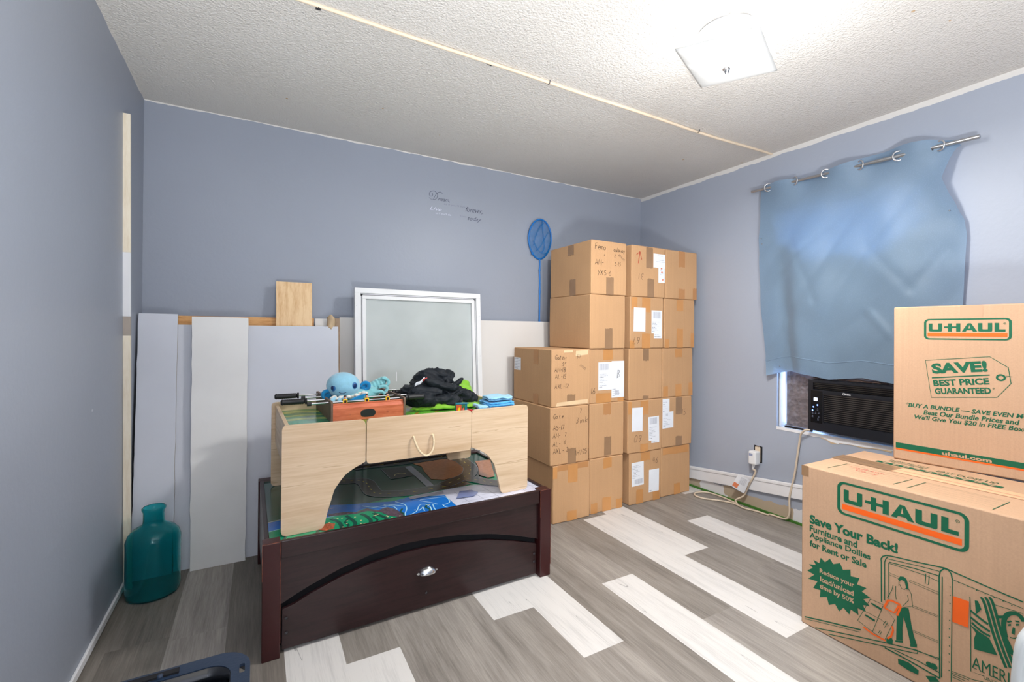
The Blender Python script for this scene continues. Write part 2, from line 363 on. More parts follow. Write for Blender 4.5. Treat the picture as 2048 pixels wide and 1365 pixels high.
ART = {'apron':[[0.0623,0.1733],[0.1017,0.1921],[0.1494,0.2115],[0.2494,0.2445],[0.3559,0.2684],[0.4696,0.2822],[0.5912,0.279],[0.7217,0.2662],[0.8619,0.2396],[0.9741,0.2092],[1.089,0.171]],'drawtop':[[0.0625,0.1502],[0.0973,0.1581],[0.1497,0.1798],[0.2497,0.2118],[0.3562,0.2347],[0.4699,0.2445],[0.5915,0.246],[0.722,0.2351],[0.8621,0.2125],[0.9744,0.1826],[1.0851,0.148]],'drawbot':[[0.0636,0.0141],[1.0863,0.015]],'rail':[[0.0608,0.3429],[1.0836,0.3151]],'cup':[[0.5385,0.1427],[0.6159,0.1439],[0.5765,0.1717],[0.5731,0.0682],[0.5787,0.2835]],'knots':[[0.072,0.1166],[0.0724,0.0676],[1.0773,0.1124],[1.0777,0.0681]],'m_river':[[0.2325,0.1935],[0.2614,0.1922],[0.2808,0.1772],[0.3038,0.184],[0.3291,0.1659],[0.3573,0.1799],[0.3776,0.184],[0.3872,0.167],[0.4146,0.1428],[0.4368,0.1527],[0.4508,0.1553],[0.4711,0.1295],[0.4842,0.0789],[0.4872,0.0309],[0.4869,0.0131],[0.7043,0.0212],[0.7073,0.1706],[0.6431,0.1929],[0.5608,0.225],[0.4851,0.2098],[0.4215,0.2327],[0.3258,0.2571],[0.2529,0.2904]],'m_river_left':[[0.0181,0.285],[0.0555,0.2895],[0.0541,0.2114],[0.0169,0.2086]],'m_rock':[[0.2263,0.1693],[0.2571,0.162],[0.2867,0.1555],[0.3252,0.1444],[0.3713,0.1531],[0.4149,0.1157],[0.4327,0.069],[0.4596,0.0365],[0.476,0.0144],[0.4867,0.0177],[0.486,0.0733],[0.4725,0.1219],[0.4538,0.1537],[0.4363,0.1509],[0.414,0.1402],[0.3866,0.1644],[0.3771,0.1813],[0.3286,0.1633],[0.3035,0.1823],[0.261,0.1896],[0.2322,0.1918]],'m_waves':[[[0.2329,0.139],[0.2516,0.103],[0.2572,0.0621],[0.2523,0.0203]],[[0.2882,0.1456],[0.2995,0.1036],[0.3063,0.0569],[0.2942,0.0219]],[[0.3423,0.1353],[0.3573,0.0998],[0.3613,0.0447],[0.3433,0.0163]],[[0.387,0.121],[0.4043,0.084],[0.4192,0.0401],[0.3925,0.0196]],[[0.1726,0.0393],[0.1821,0.0266],[0.1963,0.0306]]],'m_ripples':[[[0.3665,0.21],[0.4032,0.1804],[0.4684,0.1714],[0.5128,0.1326]],[[0.4962,0.1986],[0.5209,0.1488],[0.5157,0.101],[0.4955,0.0542],[0.4881,0.0169]],[[0.4957,0.0264],[0.5405,0.0539],[0.5724,0.1112],[0.5964,0.1088],[0.6057,0.0733],[0.5943,0.0254]],[[0.5519,0.0575],[0.5717,0.0763],[0.5788,0.0875],[0.5709,0.0426]],[[0.5883,0.1607],[0.6268,0.1137],[0.6419,0.0848]],[[0.6252,0.0988],[0.6146,0.0486],[0.6147,0.0146]],[[0.66,0.0752],[0.6594,0.0449],[0.6711,0.0287],[0.6768,0.0158]],[[0.5944,0.1684],[0.6507,0.1607],[0.7,0.1515],[0.7015,0.1064],[0.6911,0.0797],[0.6645,0.0677]],[[0.3644,0.2161],[0.4131,0.1652],[0.4478,0.1568]],[[0.4443,0.1841],[0.4739,0.1531],[0.4795,0.1104]]],'m_flowers':[[0.2553,0.1288],[0.2713,0.1257],[0.2833,0.0878],[0.2781,0.0651],[0.2226,0.1055],[0.316,0.1109],[0.3835,0.0904],[0.3901,0.0915],[0.4254,0.0655],[0.4277,0.0553],[0.4393,0.0383],[0.3239,0.0391],[0.3361,0.0326],[0.3432,0.0305]],'m_tiles':[[0.5576,0.2266],[0.728,0.225],[0.86,0.2378],[0.8696,0.1689],[0.795,0.0091],[0.7043,0.0212],[0.7073,0.1706]],'m_bridge':[[0.5593,0.2201],[0.7195,0.2233],[0.7115,0.1917],[0.5616,0.1911]],'m_road':[[[0.3193,0.5956],[0.3715,0.5683],[0.4215,0.549],[0.4419,0.4972],[0.4407,0.4196],[0.4461,0.3433],[0.492,0.3073],[0.5756,0.2751],[0.6911,0.2753],[0.7917,0.2737],[0.8619,0.2904]],[[0.4382,0.7679],[0.54,0.7655],[0.6698,0.7505],[0.8103,0.7509],[0.9419,0.76]]],'m_road_right':[[0.9794,0.6782],[0.9901,0.6198],[0.9826,0.5233],[0.9652,0.4616],[0.9122,0.379],[0.8379,0.3361],[0.7531,0.2944]],'m_road_exit':[[0.8904,0.3085],[0.8855,0.2435],[0.9196,0.2256],[0.9223,0.169],[0.9307,0.1033]],'m_court':[[0.5571,0.6895],[0.678,0.668],[0.6761,0.5021],[0.5594,0.4977]],'m_walk':[[0.678,0.668],[0.7135,0.6665],[0.7113,0.3558],[0.7083,0.2789],[0.6747,0.2965]],'m_sand':[[0.7328,0.6999],[0.9231,0.7113],[0.9779,0.6733],[0.9529,0.4995],[0.8878,0.3913],[0.7821,0.3669],[0.7297,0.4085],[0.7417,0.5448],[0.758,0.6348]],'m_sand_right':[[1.048,0.5832],[1.1356,0.5704],[1.0186,0.292],[0.9799,0.2918],[0.9614,0.3533],[1.0179,0.4809]],'m_station':[[0.7328,0.1018],[0.7823,0.1814],[0.8349,0.1709],[0.8501,0.1288],[0.8107,0.0922]],'m_lodge':[[0.1798,0.0549],[0.1981,0.0935],[0.2194,0.103],[0.24,0.0837],[0.2284,0.0409],[0.2024,0.0351]],'toy':{},'b_frame':[[0.1246,0.5606],[0.1402,0.5777],[0.4606,0.5757],[0.475,0.5563],[0.4753,0.4768],[0.4667,0.459],[0.1464,0.4608],[0.125,0.4754]],'b_bar':[[0.1406,0.4948],[0.4566,0.4937],[0.4566,0.4737],[0.1407,0.476]],'b_letters':[[0.1493,0.5554],[0.2122,0.5594],[0.2124,0.5143],[0.2209,0.5351],[0.288,0.557],[0.2882,0.508],[0.2935,0.5056],[0.3498,0.5076],[0.353,0.5532],[0.4013,0.5562],[0.4015,0.5092],[0.4132,0.5524],[0.451,0.5162],[0.4511,0.5058]],'b_txt':{'save':[[0.0305,0.4186],[0.3045,0.4261],[0.3046,0.3915],[0.0307,0.3885]],'furn':[[0.0307,0.3818],[0.1891,0.3853],[0.1892,0.362],[0.0308,0.3584]],'appl':[[0.0308,0.3517],[0.2279,0.3587],[0.228,0.3347],[0.031,0.3283]],'rent':[[0.031,0.323],[0.2165,0.3284],[0.2166,0.3042],[0.0311,0.3016]],'red':[[0.0668,0.2336],[0.1802,0.2346],[0.1802,0.2177],[0.0669,0.2193]],'load':[[0.0693,0.2061],[0.1782,0.2065],[0.1783,0.1897],[0.0694,0.19]],'time':[[0.0671,0.1781],[0.1792,0.1766],[0.1793,0.1597],[0.0672,0.1602]]},'b_burst':[[0.0221,0.2059],[0.043,0.2246],[0.029,0.2329],[0.0532,0.2401],[0.0446,0.2562],[0.0651,0.2526],[0.07,0.2746],[0.0851,0.2651],[0.1014,0.2847],[0.1128,0.2704],[0.1349,0.2838],[0.1444,0.2638],[0.168,0.2757],[0.169,0.253],[0.1958,0.2589],[0.1885,0.2336],[0.2171,0.2349],[0.2027,0.2164],[0.2277,0.2072],[0.2077,0.1923],[0.2264,0.1788],[0.2064,0.1716],[0.2151,0.1536],[0.1903,0.1521],[0.1934,0.1302],[0.1695,0.1366],[0.165,0.1164],[0.1465,0.1305],[0.1326,0.1102],[0.1189,0.1298],[0.0989,0.1151],[0.0916,0.1403],[0.0674,0.1272],[0.0696,0.1542],[0.0444,0.1507],[0.0593,0.1815],[0.0258,0.1771],[0.0483,0.2016]],'b_lines':[[0.0045,[[0.26,0.2097],[0.259,0.3424],[0.258,0.3526],[0.2629,0.3631],[0.2718,0.3699],[0.2855,0.374],[0.3597,0.3855],[0.4217,0.3964]]],[0.0036,[[0.2689,0.2203],[0.2684,0.3466],[0.2714,0.3585],[0.2777,0.3683]]],[0.0027,[[0.2807,0.2293],[0.2797,0.3505]]],[0.0027,[[0.2777,0.3613],[0.3509,0.3731],[0.408,0.3804]]],[0.0036,[[0.2807,0.3521],[0.3509,0.3619],[0.4081,0.3663]]],[0.0022,[[0.2807,0.348],[0.3753,0.3526],[0.4065,0.3482]]],[0.0045,[[0.4103,0.0557],[0.4081,0.3653],[0.4105,0.3816],[0.4188,0.3934],[0.4286,0.3947],[0.436,0.3853],[0.4384,0.3689]]],[0.0027,[[0.4384,0.3689],[0.4376,0.257],[0.4366,0.0625]]],[0.0032,[[0.4152,0.3675],[0.4145,0.0611]]],[0.0045,[[0.4217,0.3964],[0.438,0.3942],[0.5128,0.3852],[0.584,0.3783]]],[0.0022,[[0.4384,0.37],[0.5128,0.365],[0.5841,0.3605]]],[0.0027,[[0.3761,0.3585],[0.3745,0.3262],[0.3827,0.328],[0.3843,0.3574]]],[0.0014,[[0.2818,0.3175],[0.3059,0.316]]],[0.0014,[[0.2818,0.3105],[0.3049,0.3098]]],[0.0014,[[0.3338,0.3133],[0.4066,0.3093]]],[0.0014,[[0.3338,0.3189],[0.4066,0.3158]]],[0.0014,[[0.3423,0.2424],[0.406,0.2439]]],[0.0014,[[0.3423,0.2373],[0.406,0.2391]]],[0.0014,[[0.3426,0.1642],[0.4062,0.1666]]],[0.0014,[[0.3426,0.1597],[0.4062,0.1617]]],[0.0054,[[0.0144,0.0266],[0.1044,0.0547],[0.2011,0.0831]]],[0.0022,[[0.0144,0.0185],[0.1044,0.0463],[0.1974,0.073]]],[0.004,[[0.0528,0.006],[0.162,0.0444],[0.267,0.0797],[0.3562,0.1073]]],[0.0036,[[0.0986,0.0088],[0.2055,0.046],[0.3428,0.0923]]],[0.0027,[[0.3562,0.1073],[0.4089,0.1114]]],[0.0027,[[0.3337,0.1008],[0.4089,0.1158]]],[0.0032,[[0.3428,0.0923],[0.3563,0.0978],[0.3563,0.1062]]],[0.0054,[[0.2695,0.0635],[0.3153,0.0627],[0.3609,0.06],[0.4103,0.0557]]],[0.0036,[[0.2963,0.0723],[0.3608,0.0756],[0.409,0.0726]]],[0.0022,[[0.4389,0.0959],[0.4838,0.101],[0.5062,0.1094]]],[0.0022,[[0.4389,0.0906],[0.4762,0.0943]]],[0.0022,[[0.4389,0.0853],[0.4685,0.0866]]],[0.0022,[[0.4389,0.0789],[0.4607,0.0803]]],[0.0022,[[0.4774,0.3383],[0.4796,0.2284],[0.4799,0.1227],[0.508,0.1268]]],[0.002,[[0.523,0.3415],[0.5841,0.347]]],[0.0018,[[0.2921,0.2816],[0.2883,0.2623],[0.2763,0.2328]]],[0.0018,[[0.2993,0.2822],[0.2984,0.2615],[0.3004,0.2394]]],[0.0018,[[0.3097,0.2931],[0.3145,0.2822],[0.3215,0.2817],[0.3275,0.2903]]],[0.0018,[[0.333,0.2902],[0.3399,0.2767],[0.3432,0.2389],[0.3194,0.2235]]],[0.0018,[[0.3299,0.2688],[0.3331,0.2534],[0.317,0.2251]]],[0.0016,[[0.3073,0.3034],[0.3074,0.2862]]],[0.0018,[[0.1908,0.1104],[0.2285,0.2036],[0.265,0.2035]]],[0.0018,[[0.1908,0.1104],[0.2351,0.0966],[0.2694,0.0882],[0.2969,0.171],[0.265,0.2005],[0.2351,0.0966]]],[0.0014,[[0.2051,0.1537],[0.2567,0.1517]]],[0.0014,[[0.2567,0.1517],[0.2815,0.1421]]],[0.0018,[[0.2653,0.1388],[0.2726,0.1535],[0.2776,0.1515],[0.2693,0.1304],[0.2653,0.1388]]],[0.0018,[[0.2519,0.1015],[0.2569,0.1133],[0.2609,0.1115],[0.256,0.098]]]],'b_orange':[[[0.4394,0.3216],[0.4755,0.3234],[0.4742,0.2459],[0.4388,0.2444]]],'b_orange_lines':[[0.006,[[0.2675,0.196],[0.2788,0.2253],[0.2885,0.2292],[0.31,0.2282],[0.3128,0.2228],[0.303,0.1888]]],[0.005,[[0.269,0.195],[0.2958,0.1936],[0.3076,0.223]]],[0.0055,[[0.208,0.0974],[0.2367,0.0897],[0.2719,0.0885]]],[0.005,[[0.2902,0.147],[0.2927,0.1339],[0.2865,0.1099],[0.2768,0.0984]]]],'b_fill':[[[0.3049,0.308],[0.3106,0.3193],[0.3199,0.3226],[0.3274,0.3187],[0.3311,0.3063],[0.333,0.2874],[0.3275,0.2858],[0.3228,0.308],[0.3144,0.3097],[0.3087,0.3024]],[[0.3029,0.2147],[0.317,0.2222],[0.3332,0.228],[0.3402,0.1809],[0.3462,0.1506],[0.3539,0.1271],[0.3391,0.1137],[0.3288,0.1632],[0.3204,0.1926],[0.3173,0.1566],[0.3179,0.1169],[0.3009,0.108],[0.3017,0.1592]],[[0.3373,0.116],[0.3553,0.1268],[0.3544,0.1151],[0.3382,0.1086]],[[0.2985,0.1054],[0.3183,0.116],[0.3184,0.1086],[0.299,0.1]],[[0.3059,0.0511],[0.3338,0.0556],[0.3596,0.0469],[0.3583,0.0321],[0.3339,0.0302],[0.3069,0.0345]],[[0.3763,0.0413],[0.3998,0.0541],[0.4104,0.0449],[0.3871,0.0293]],[[0.2743,0.0969],[0.2865,0.1099],[0.2923,0.1018],[0.2914,0.0896],[0.2817,0.0826],[0.2744,0.0852]],[[0.2301,0.1882],[0.2322,0.1934],[0.2606,0.1893],[0.2591,0.1815]],[[0.2115,0.1389],[0.2136,0.1443],[0.2426,0.1409],[0.2411,0.1335]],[[0.4877,0.3333],[0.4944,0.3353],[0.5019,0.3152],[0.4908,0.2939]],[[0.4776,0.2582],[0.4984,0.247],[0.5186,0.241],[0.5348,0.2033],[0.4873,0.1917],[0.4865,0.2221],[0.4909,0.2401]],[[0.5459,0.2804],[0.5507,0.2697],[0.5592,0.2533],[0.5704,0.2201],[0.5555,0.2242],[0.5469,0.2459]],[[0.5647,0.2992],[0.5693,0.2992],[0.5681,0.2798],[0.5619,0.2811]],[[0.5553,0.3019],[0.5609,0.3064],[0.5613,0.3013],[0.5557,0.2973]],[[0.5702,0.3116],[0.5766,0.3152],[0.5761,0.3097],[0.5706,0.3063]],[[0.5314,0.313],[0.5458,0.3209],[0.5449,0.3123],[0.5324,0.3059]]],'b_wide':[[0.0065,[[0.5,0.3483],[0.5063,0.3404],[0.5148,0.3069],[0.5247,0.2647],[0.5383,0.2179],[0.5517,0.1793]]],[0.0065,[[0.5088,0.3529],[0.5151,0.3449],[0.5235,0.3116],[0.5332,0.2696],[0.5467,0.223],[0.5599,0.1847]]],[0.0065,[[0.5176,0.3573],[0.5237,0.3494],[0.5321,0.3163],[0.5417,0.2745],[0.555,0.2281],[0.5681,0.1899]]],[0.006,[[0.4787,0.2992],[0.4983,0.2877],[0.516,0.2798]]],[0.006,[[0.4787,0.2795],[0.5002,0.2684],[0.5196,0.2608]]],[0.006,[[0.4814,0.2655],[0.5021,0.2516],[0.5204,0.2481]]],[0.01,[[0.5507,0.2643],[0.547,0.2892],[0.5481,0.3114],[0.5539,0.3275],[0.5646,0.3378],[0.5775,0.3382],[0.5857,0.3256]]],[0.004,[[0.554,0.3071],[0.5618,0.3142]]],[0.004,[[0.5689,0.3181],[0.5772,0.3211]]],[0.003,[[0.5592,0.268],[0.5675,0.2702],[0.574,0.2767]]]],'b_circles':[[0.3857,0.0815],[0.3968,0.0837]],'b_amer':[[0.4825,0.164],[0.5524,0.1675],[0.5525,0.1405],[0.4837,0.1354]],'b_unit':[[0.5127,0.1274],[0.5456,0.1309],[0.5456,0.1211],[0.5128,0.1173]],'b_dots':[[0.4337,0.3456],[0.4338,0.3209],[0.4334,0.2959],[0.4329,0.2709],[0.4329,0.2447],[0.4326,0.2189],[0.4322,0.1939],[0.4327,0.1675],[0.4321,0.1438],[0.4322,0.1191],[0.4318,0.0941],[0.4533,0.3676],[0.4732,0.3669],[0.4919,0.3649],[0.5095,0.3642],[0.5279,0.3617],[0.5457,0.3614],[0.5627,0.3582]],'b_tape':[[-0.0003,0.6019],[0.0257,0.6018],[0.0259,0.5629],[-0.0002,0.5644]],'t_rect':[[[0.0717,0.0419],[0.0777,0.1642]],[[0.281,0.1563],[0.2764,0.0344]],[[0.3157,0.0284],[0.3199,0.156]],[[0.5194,0.1501],[0.5179,0.0215]]],'t_lines':[[[0.0777,0.1642],[0.281,0.1563]],[[0.3199,0.156],[0.5194,0.1501]]],'t_bar':[[0.1098,0.3345],[0.4616,0.3243],[0.4622,0.3023],[0.1146,0.3099]],'t_tape':[[0.0156,0.1982],[0.0073,0.3119],[0.1695,0.2927],[0.2089,0.1947]],'t_seam':[[0.0216,0.2411],[0.4073,0.23]],'t_txt':[[0.134,0.4276],[0.211,0.4267],[0.2257,0.4231],[0.4481,0.4065]],'t_red':[[0.0895,0.1393],[0.1642,0.1486],[0.129,0.0942],[0.1793,0.1061]],'u_frame':[[0.0941,1.1618],[0.324,1.166],[0.3273,1.1504],[0.3242,1.0885],[0.0984,1.0835]],'u_bar':[[0.1057,1.1121],[0.3168,1.1126],[0.3168,1.0995],[0.1057,1.0982]],'u_letters':[[0.1096,1.1508],[0.1502,1.1171],[0.1568,1.1344],[0.2035,1.1188],[0.2072,1.1188],[0.2416,1.1516],[0.2442,1.1188],[0.2796,1.1204],[0.2837,1.151],[0.3108,1.1204]],'u_tag':[[0.0987,1.0037],[0.2726,1.026],[0.3178,0.9902],[0.3245,0.935],[0.2912,0.8826],[0.1162,0.8618]],'u_save':[[0.117,0.9929],[0.2685,1.0093],[0.2686,0.972],[0.1191,0.9529]],'u_rule':[[0.1192,0.9396],[0.2728,0.9589]],'u_best':[[0.122,0.9292],[0.2728,0.95],[0.2728,0.9266],[0.1233,0.9053]],'u_guar':[[0.1253,0.8985],[0.2774,0.9172],[0.2774,0.8934],[0.1274,0.8753]],'u_ring':[[0.3001,0.9533],[0.3112,0.9542],[0.3079,0.9554],[0.3228,0.9591]],'u_buy':[[0.0392,0.8332],[0.3745,0.8336],[0.3745,0.8157],[0.0393,0.8166]],'u_beat':[[0.0932,0.8104],[0.3453,0.8125],[0.3454,0.7934],[0.0932,0.7942]],'u_we':[[0.0662,0.7875],[0.3667,0.7899],[0.3668,0.7709],[0.0671,0.7701]],'u_band':[[0.0092,0.6696],[0.3556,0.6642],[0.3557,0.6452],[0.0093,0.6472]],'u_band2':[[0.0093,0.6466],[0.3557,0.6443],[0.3557,0.6348],[0.0093,0.6399]],'u_com':[[0.147,0.6599],[0.2787,0.6634],[0.2788,0.6461],[0.147,0.6467]],'ragged':[[1.6475,0.5371],[1.6301,0.5326],[1.5959,0.5315],[1.5735,0.5301],[1.5189,0.5313],[1.4662,0.5289],[1.432,0.5231],[1.3987,0.5317],[1.3661,0.5225],[1.3468,0.5143],[1.3091,0.5103],[1.3029,0.5168],[1.2426,0.5197],[1.1904,0.5195],[1.1567,0.5238],[1.1157,0.5265],[1.0707,0.5273]],'acface':[[1.4486,0.8451],[1.0693,0.8525],[1.0643,0.5561],[1.4421,0.5805]],'ac':{'grille_top':[[1.4254,0.8372],[1.0829,0.8424],[1.0828,0.8048],[1.4252,0.7964]],'grille':[[1.3707,0.7693],[1.084,0.7748],[1.0834,0.6226],[1.37,0.6213]],'led':[[1.4183,0.7493],[1.3984,0.7518],[1.3983,0.7342],[1.4182,0.7334]],'dots':[[1.3988,0.7106],[1.4197,0.6984],[1.4239,0.6793]],'icons':[[1.398,0.6885],[1.4239,0.6669],[1.4079,0.6687],[1.392,0.6701],[1.4238,0.6474],[1.3919,0.6473],[1.3955,0.6326]],'logo':[[1.2724,0.7932],[1.2367,0.7825]],'panel':[[1.4353,0.7899],[1.3724,0.7901],[1.3716,0.6123],[1.4344,0.6118]]},'foil':[[1.6286,0.8595],[1.4927,0.8374],[1.4914,0.5714],[1.627,0.5584]],'curt':{'top':[[1.7264,2.0092],[1.6057,2.0118],[1.4366,1.9944],[1.285,2.0001],[1.1484,2.0155],[1.0244,2.0173],[0.9115,2.0028],[0.8247,1.9756],[0.8113,1.9486]],'left':[[1.7328,2.0125],[1.7346,1.7804],[1.7471,1.6896],[1.7423,1.4403],[1.7247,1.1916],[1.7041,0.9459],[1.6878,0.8493]],'right':[[0.8113,1.9486],[0.8412,1.8673],[0.8649,1.7797],[0.8407,1.7102],[0.7989,1.6183],[0.7921,1.5444],[0.7982,1.3917],[0.8059,1.2426]],'bot':[[1.694,0.8483],[1.6113,0.8763],[1.5614,0.8861],[1.4416,0.87],[1.3508,0.856],[1.1965,0.8782],[1.0618,0.8634]],'grom':[[1.6757,1.9983],[1.5187,1.9869],[1.3537,1.9753],[1.1923,1.9813],[1.0302,1.9709],[0.8759,1.9694]],'rod':[[1.7852,1.997],[0.744,1.959]]},'cordwall':[[1.4507,0.5621],[1.4832,0.5331],[1.5022,0.4659],[1.5211,0.3167],[1.5603,0.1741],[1.6039,0.0863]],'cordfloor':[[2.8842,1.7073],[2.7648,1.6676],[2.7124,1.6788],[2.7061,1.7436],[2.6839,1.8133],[2.6992,1.89],[2.6572,1.9754],[2.6075,2.0341],[2.5947,2.0942],[2.6222,2.1346],[2.6646,2.1404],[2.717,2.1199],[2.7577,2.0702],[2.7544,1.9897],[2.7224,1.9154],[2.7124,1.8768],[2.7446,1.8722]],'cordup':[[1.8509,0.034],[1.8402,0.0699],[1.8103,0.1436],[1.7808,0.2001],[1.7643,0.2444],[1.7562,0.2822],[1.7584,0.3014]],'plug':[[1.7982,0.3687],[1.7397,0.3819],[1.7977,0.2963],[1.7392,0.3069],[1.7916,0.3955],[1.7358,0.4077],[1.7352,0.3052],[1.791,0.2944]],'tag':[[1.865,0.2045],[1.789,0.1873],[1.8313,0.0864],[1.9072,0.1166]],'board':[[2.2465,0.1485],[1.4932,0.2345],[1.4928,0.1509],[2.2459,0.0622]],'decal':{'dream':[[0.9395,1.9951],[1.0791,1.9715],[1.0739,1.9429],[0.94,1.9382]],'asif':[[1.0366,1.9349],[1.1903,1.934],[1.1891,1.9184],[1.0367,1.9249]],'forever':[[1.1833,1.9382],[1.3142,1.9252],[1.3144,1.8989],[1.1838,1.8867]],'live':[[0.9405,1.8851],[1.029,1.8987],[1.0212,1.8825],[0.9406,1.874]],'asif2':[[0.982,1.8647],[1.0907,1.8692],[1.0909,1.8553],[0.9822,1.8498]],'yl':[[1.1535,1.8698],[1.1979,1.868],[1.198,1.8576],[1.1535,1.8622]],'today':[[1.2035,1.8687],[1.3089,1.8588],[1.3035,1.824],[1.2038,1.8351]],'D':[[0.9576,1.9831],[0.9655,1.9768],[0.9604,1.9661],[0.9501,1.962],[0.941,1.9706],[0.9447,1.986],[0.9601,1.9959],[0.9757,1.9983],[0.9888,1.9904],[0.9954,1.9789],[0.9942,1.9637],[0.9865,1.9501],[0.9735,1.9432],[0.9696,1.9451],[0.976,1.961],[0.9914,1.9858],[1.007,1.997],[1.0202,1.9978],[1.0282,1.989]]}}

# ------------------------------------------------------------------ materials
def node_mat(name):
    m = bpy.data.materials.new(name)
    m.use_nodes = True
    MATS[name] = m
    n, k = m.node_tree.nodes, m.node_tree.links
    return m, n, k, n['Principled BSDF']
def add_math(n, k, op, a, b=None):
    x = n.new('ShaderNodeMath')
    x.operation = op
    for i, q in enumerate((a, b)):
        if q is None: continue
        if isinstance(q, (int, float)): x.inputs[i].default_value = q
        else: k.new(q, x.inputs[i])
    return x.outputs[0]
def mixc(n, k, f, a, b):
    x = n.new('ShaderNodeMix')
    x.data_type = 'RGBA'
    if isinstance(f, (int, float)): x.inputs[0].default_value = f
    else: k.new(f, x.inputs[0])
    for i, q in ((6, a), (7, b)):
        if isinstance(q, tuple): x.inputs[i].default_value = (*q, 1)
        else: k.new(q, x.inputs[i])
    return x.outputs[2]
def noise_n(n, k, vec, scale, detail=3.0, rough=0.5):
    x = n.new('ShaderNodeTexNoise')
    x.inputs['Scale'].default_value = scale
    x.inputs['Detail'].default_value = detail
    x.inputs['Roughness'].default_value = rough
    k.new(vec, x.inputs['Vector'])
    return x.outputs[0]

def wall_mat(name, paint, top_strip=0.010, low_strip=0.0):
    """painted board: chipped unpainted line under the ceiling, bare strip at the floor, nail holes and scuffs"""
    m, n, k, b = node_mat(name)
    tc = n.new('ShaderNodeTexCoord')
    sp = n.new('ShaderNodeSeparateXYZ')
    k.new(tc.outputs['Object'], sp.inputs[0])
    big = noise_n(n, k, tc.outputs['Object'], 2.2)
    c = mixc(n, k, big, tuple(x * 0.96 for x in paint), tuple(x * 1.04 for x in paint))
    # small chips and dark nail holes
    for sc, th, col in ((2.1, 0.009, (0.66, 0.68, 0.72)), (2.3, 0.008, (0.03, 0.03, 0.035))):
        vo = n.new('ShaderNodeTexVoronoi')
        vo.inputs['Scale'].default_value = sc
        k.new(tc.outputs['Object'], vo.inputs['Vector'])
        c = mixc(n, k, add_math(n, k, 'LESS_THAN', vo.outputs['Distance'], th), c, col)
    edge = noise_n(n, k, tc.outputs['Object'], 9.0, 5.0)
    e1 = add_math(n, k, 'ADD', sp.outputs[2], add_math(n, k, 'MULTIPLY', add_math(n, k, 'SUBTRACT', edge, 0.5), 0.03))
    c = mixc(n, k, add_math(n, k, 'GREATER_THAN', e1, ZC - top_strip), c, (0.72, 0.71, 0.69))
    if low_strip:
        c2 = mixc(n, k, add_math(n, k, 'GREATER_THAN', noise_n(n, k, tc.outputs['Object'], 5.0, 2.0), 0.56), (0.46, 0.38, 0.28), (0.72, 0.72, 0.74))
        c = mixc(n, k, add_math(n, k, 'LESS_THAN', add_math(n, k, 'ADD', sp.outputs[2], add_math(n, k, 'MULTIPLY', add_math(n, k, 'SUBTRACT', noise_n(n, k, tc.outputs['Object'], 6.0), 0.5), 0.12)), low_strip), c, c2)
    k.new(c, b.inputs['Base Color'])
    b.inputs['Roughness'].default_value = 0.42
    b.inputs['Specular IOR Level'].default_value = 0.35
    bp = n.new('ShaderNodeBump')
    bp.inputs['Strength'].default_value = 0.06
    bp.inputs['Distance'].default_value = 0.01
    k.new(noise_n(n, k, tc.outputs['Object'], 60.0), bp.inputs['Height'])
    k.new(bp.outputs[0], b.inputs['Normal'])
PAINT = (0.322, 0.358, 0.430)
wall_mat('blue_grey_paint', PAINT, 0.006)
wall_mat('blue_grey_paint_worn_lit', tuple(x * 1.14 for x in PAINT), 0.026, 0.075)  # worn right wall, its paint also lightened to make up for weak light

m, n, k, b = node_mat('textured_ceiling')
tc = n.new('ShaderNodeTexCoord')
na = noise_n(n, k, tc.outputs['Object'], 120.0, 2.0, 0.6)
nb = noise_n(n, k, tc.outputs['Object'], 1.6, 3.0)
spk = n.new('ShaderNodeTexVoronoi')
spk.inputs['Scale'].default_value = 5.5
k.new(tc.outputs['Object'], spk.inputs['Vector'])
c = mixc(n, k, nb, (0.60, 0.575, 0.54), (0.70, 0.685, 0.66))
c = mixc(n, k, add_math(n, k, 'LESS_THAN', spk.outputs['Distance'], 0.035), c, (0.50, 0.36, 0.22))
k.new(c, b.inputs['Base Color'])
b.inputs['Roughness'].default_value = 0.85
bp = n.new('ShaderNodeBump')
bp.inputs['Strength'].default_value = 0.62
bp.inputs['Distance'].default_value = 0.012
k.new(na, bp.inputs['Height'])
k.new(bp.outputs[0], b.inputs['Normal'])

m, n, k, b = node_mat('plank_floor')
at = n.new('ShaderNodeAttribute')
at.attribute_name = 'tone'
tc = n.new('ShaderNodeTexCoord')
sep = n.new('ShaderNodeSeparateColor')
k.new(at.outputs['Color'], sep.inputs[0])
off = n.new('ShaderNodeCombineXYZ')
k.new(add_math(n, k, 'MULTIPLY', sep.outputs[2], 13.0), off.inputs[1])
k.new(add_math(n, k, 'MULTIPLY', sep.outputs[2], 5.0), off.inputs[2])
va = n.new('ShaderNodeVectorMath')
k.new(tc.outputs['Object'], va.inputs[0])
k.new(off.outputs[0], va.inputs[1])
def gmap(sc):
    mp = n.new('ShaderNodeMapping')
    mp.inputs['Scale'].default_value = sc
    k.new(va.outputs[0], mp.inputs[0])
    return mp.outputs[0]
g1 = noise_n(n, k, gmap((34, 2.2, 1)), 1.0, 7.0, 0.70)
g2 = noise_n(n, k, gmap((230, 9.0, 1)), 1.0, 4.0, 0.65)
g3 = noise_n(n, k, gmap((9, 2.4, 1)), 1.0, 3.0)
gr = add_math(n, k, 'ADD', add_math(n, k, 'MULTIPLY', g1, 0.48), add_math(n, k, 'ADD', add_math(n, k, 'MULTIPLY', g2, 0.32), add_math(n, k, 'MULTIPLY', g3, 0.2)))
ramp = n.new('ShaderNodeValToRGB')
ramp.color_ramp.elements[0].position = 0.36
ramp.color_ramp.elements[0].color = (0.58, 0.565, 0.55, 1)
ramp.color_ramp.elements[1].position = 0.60
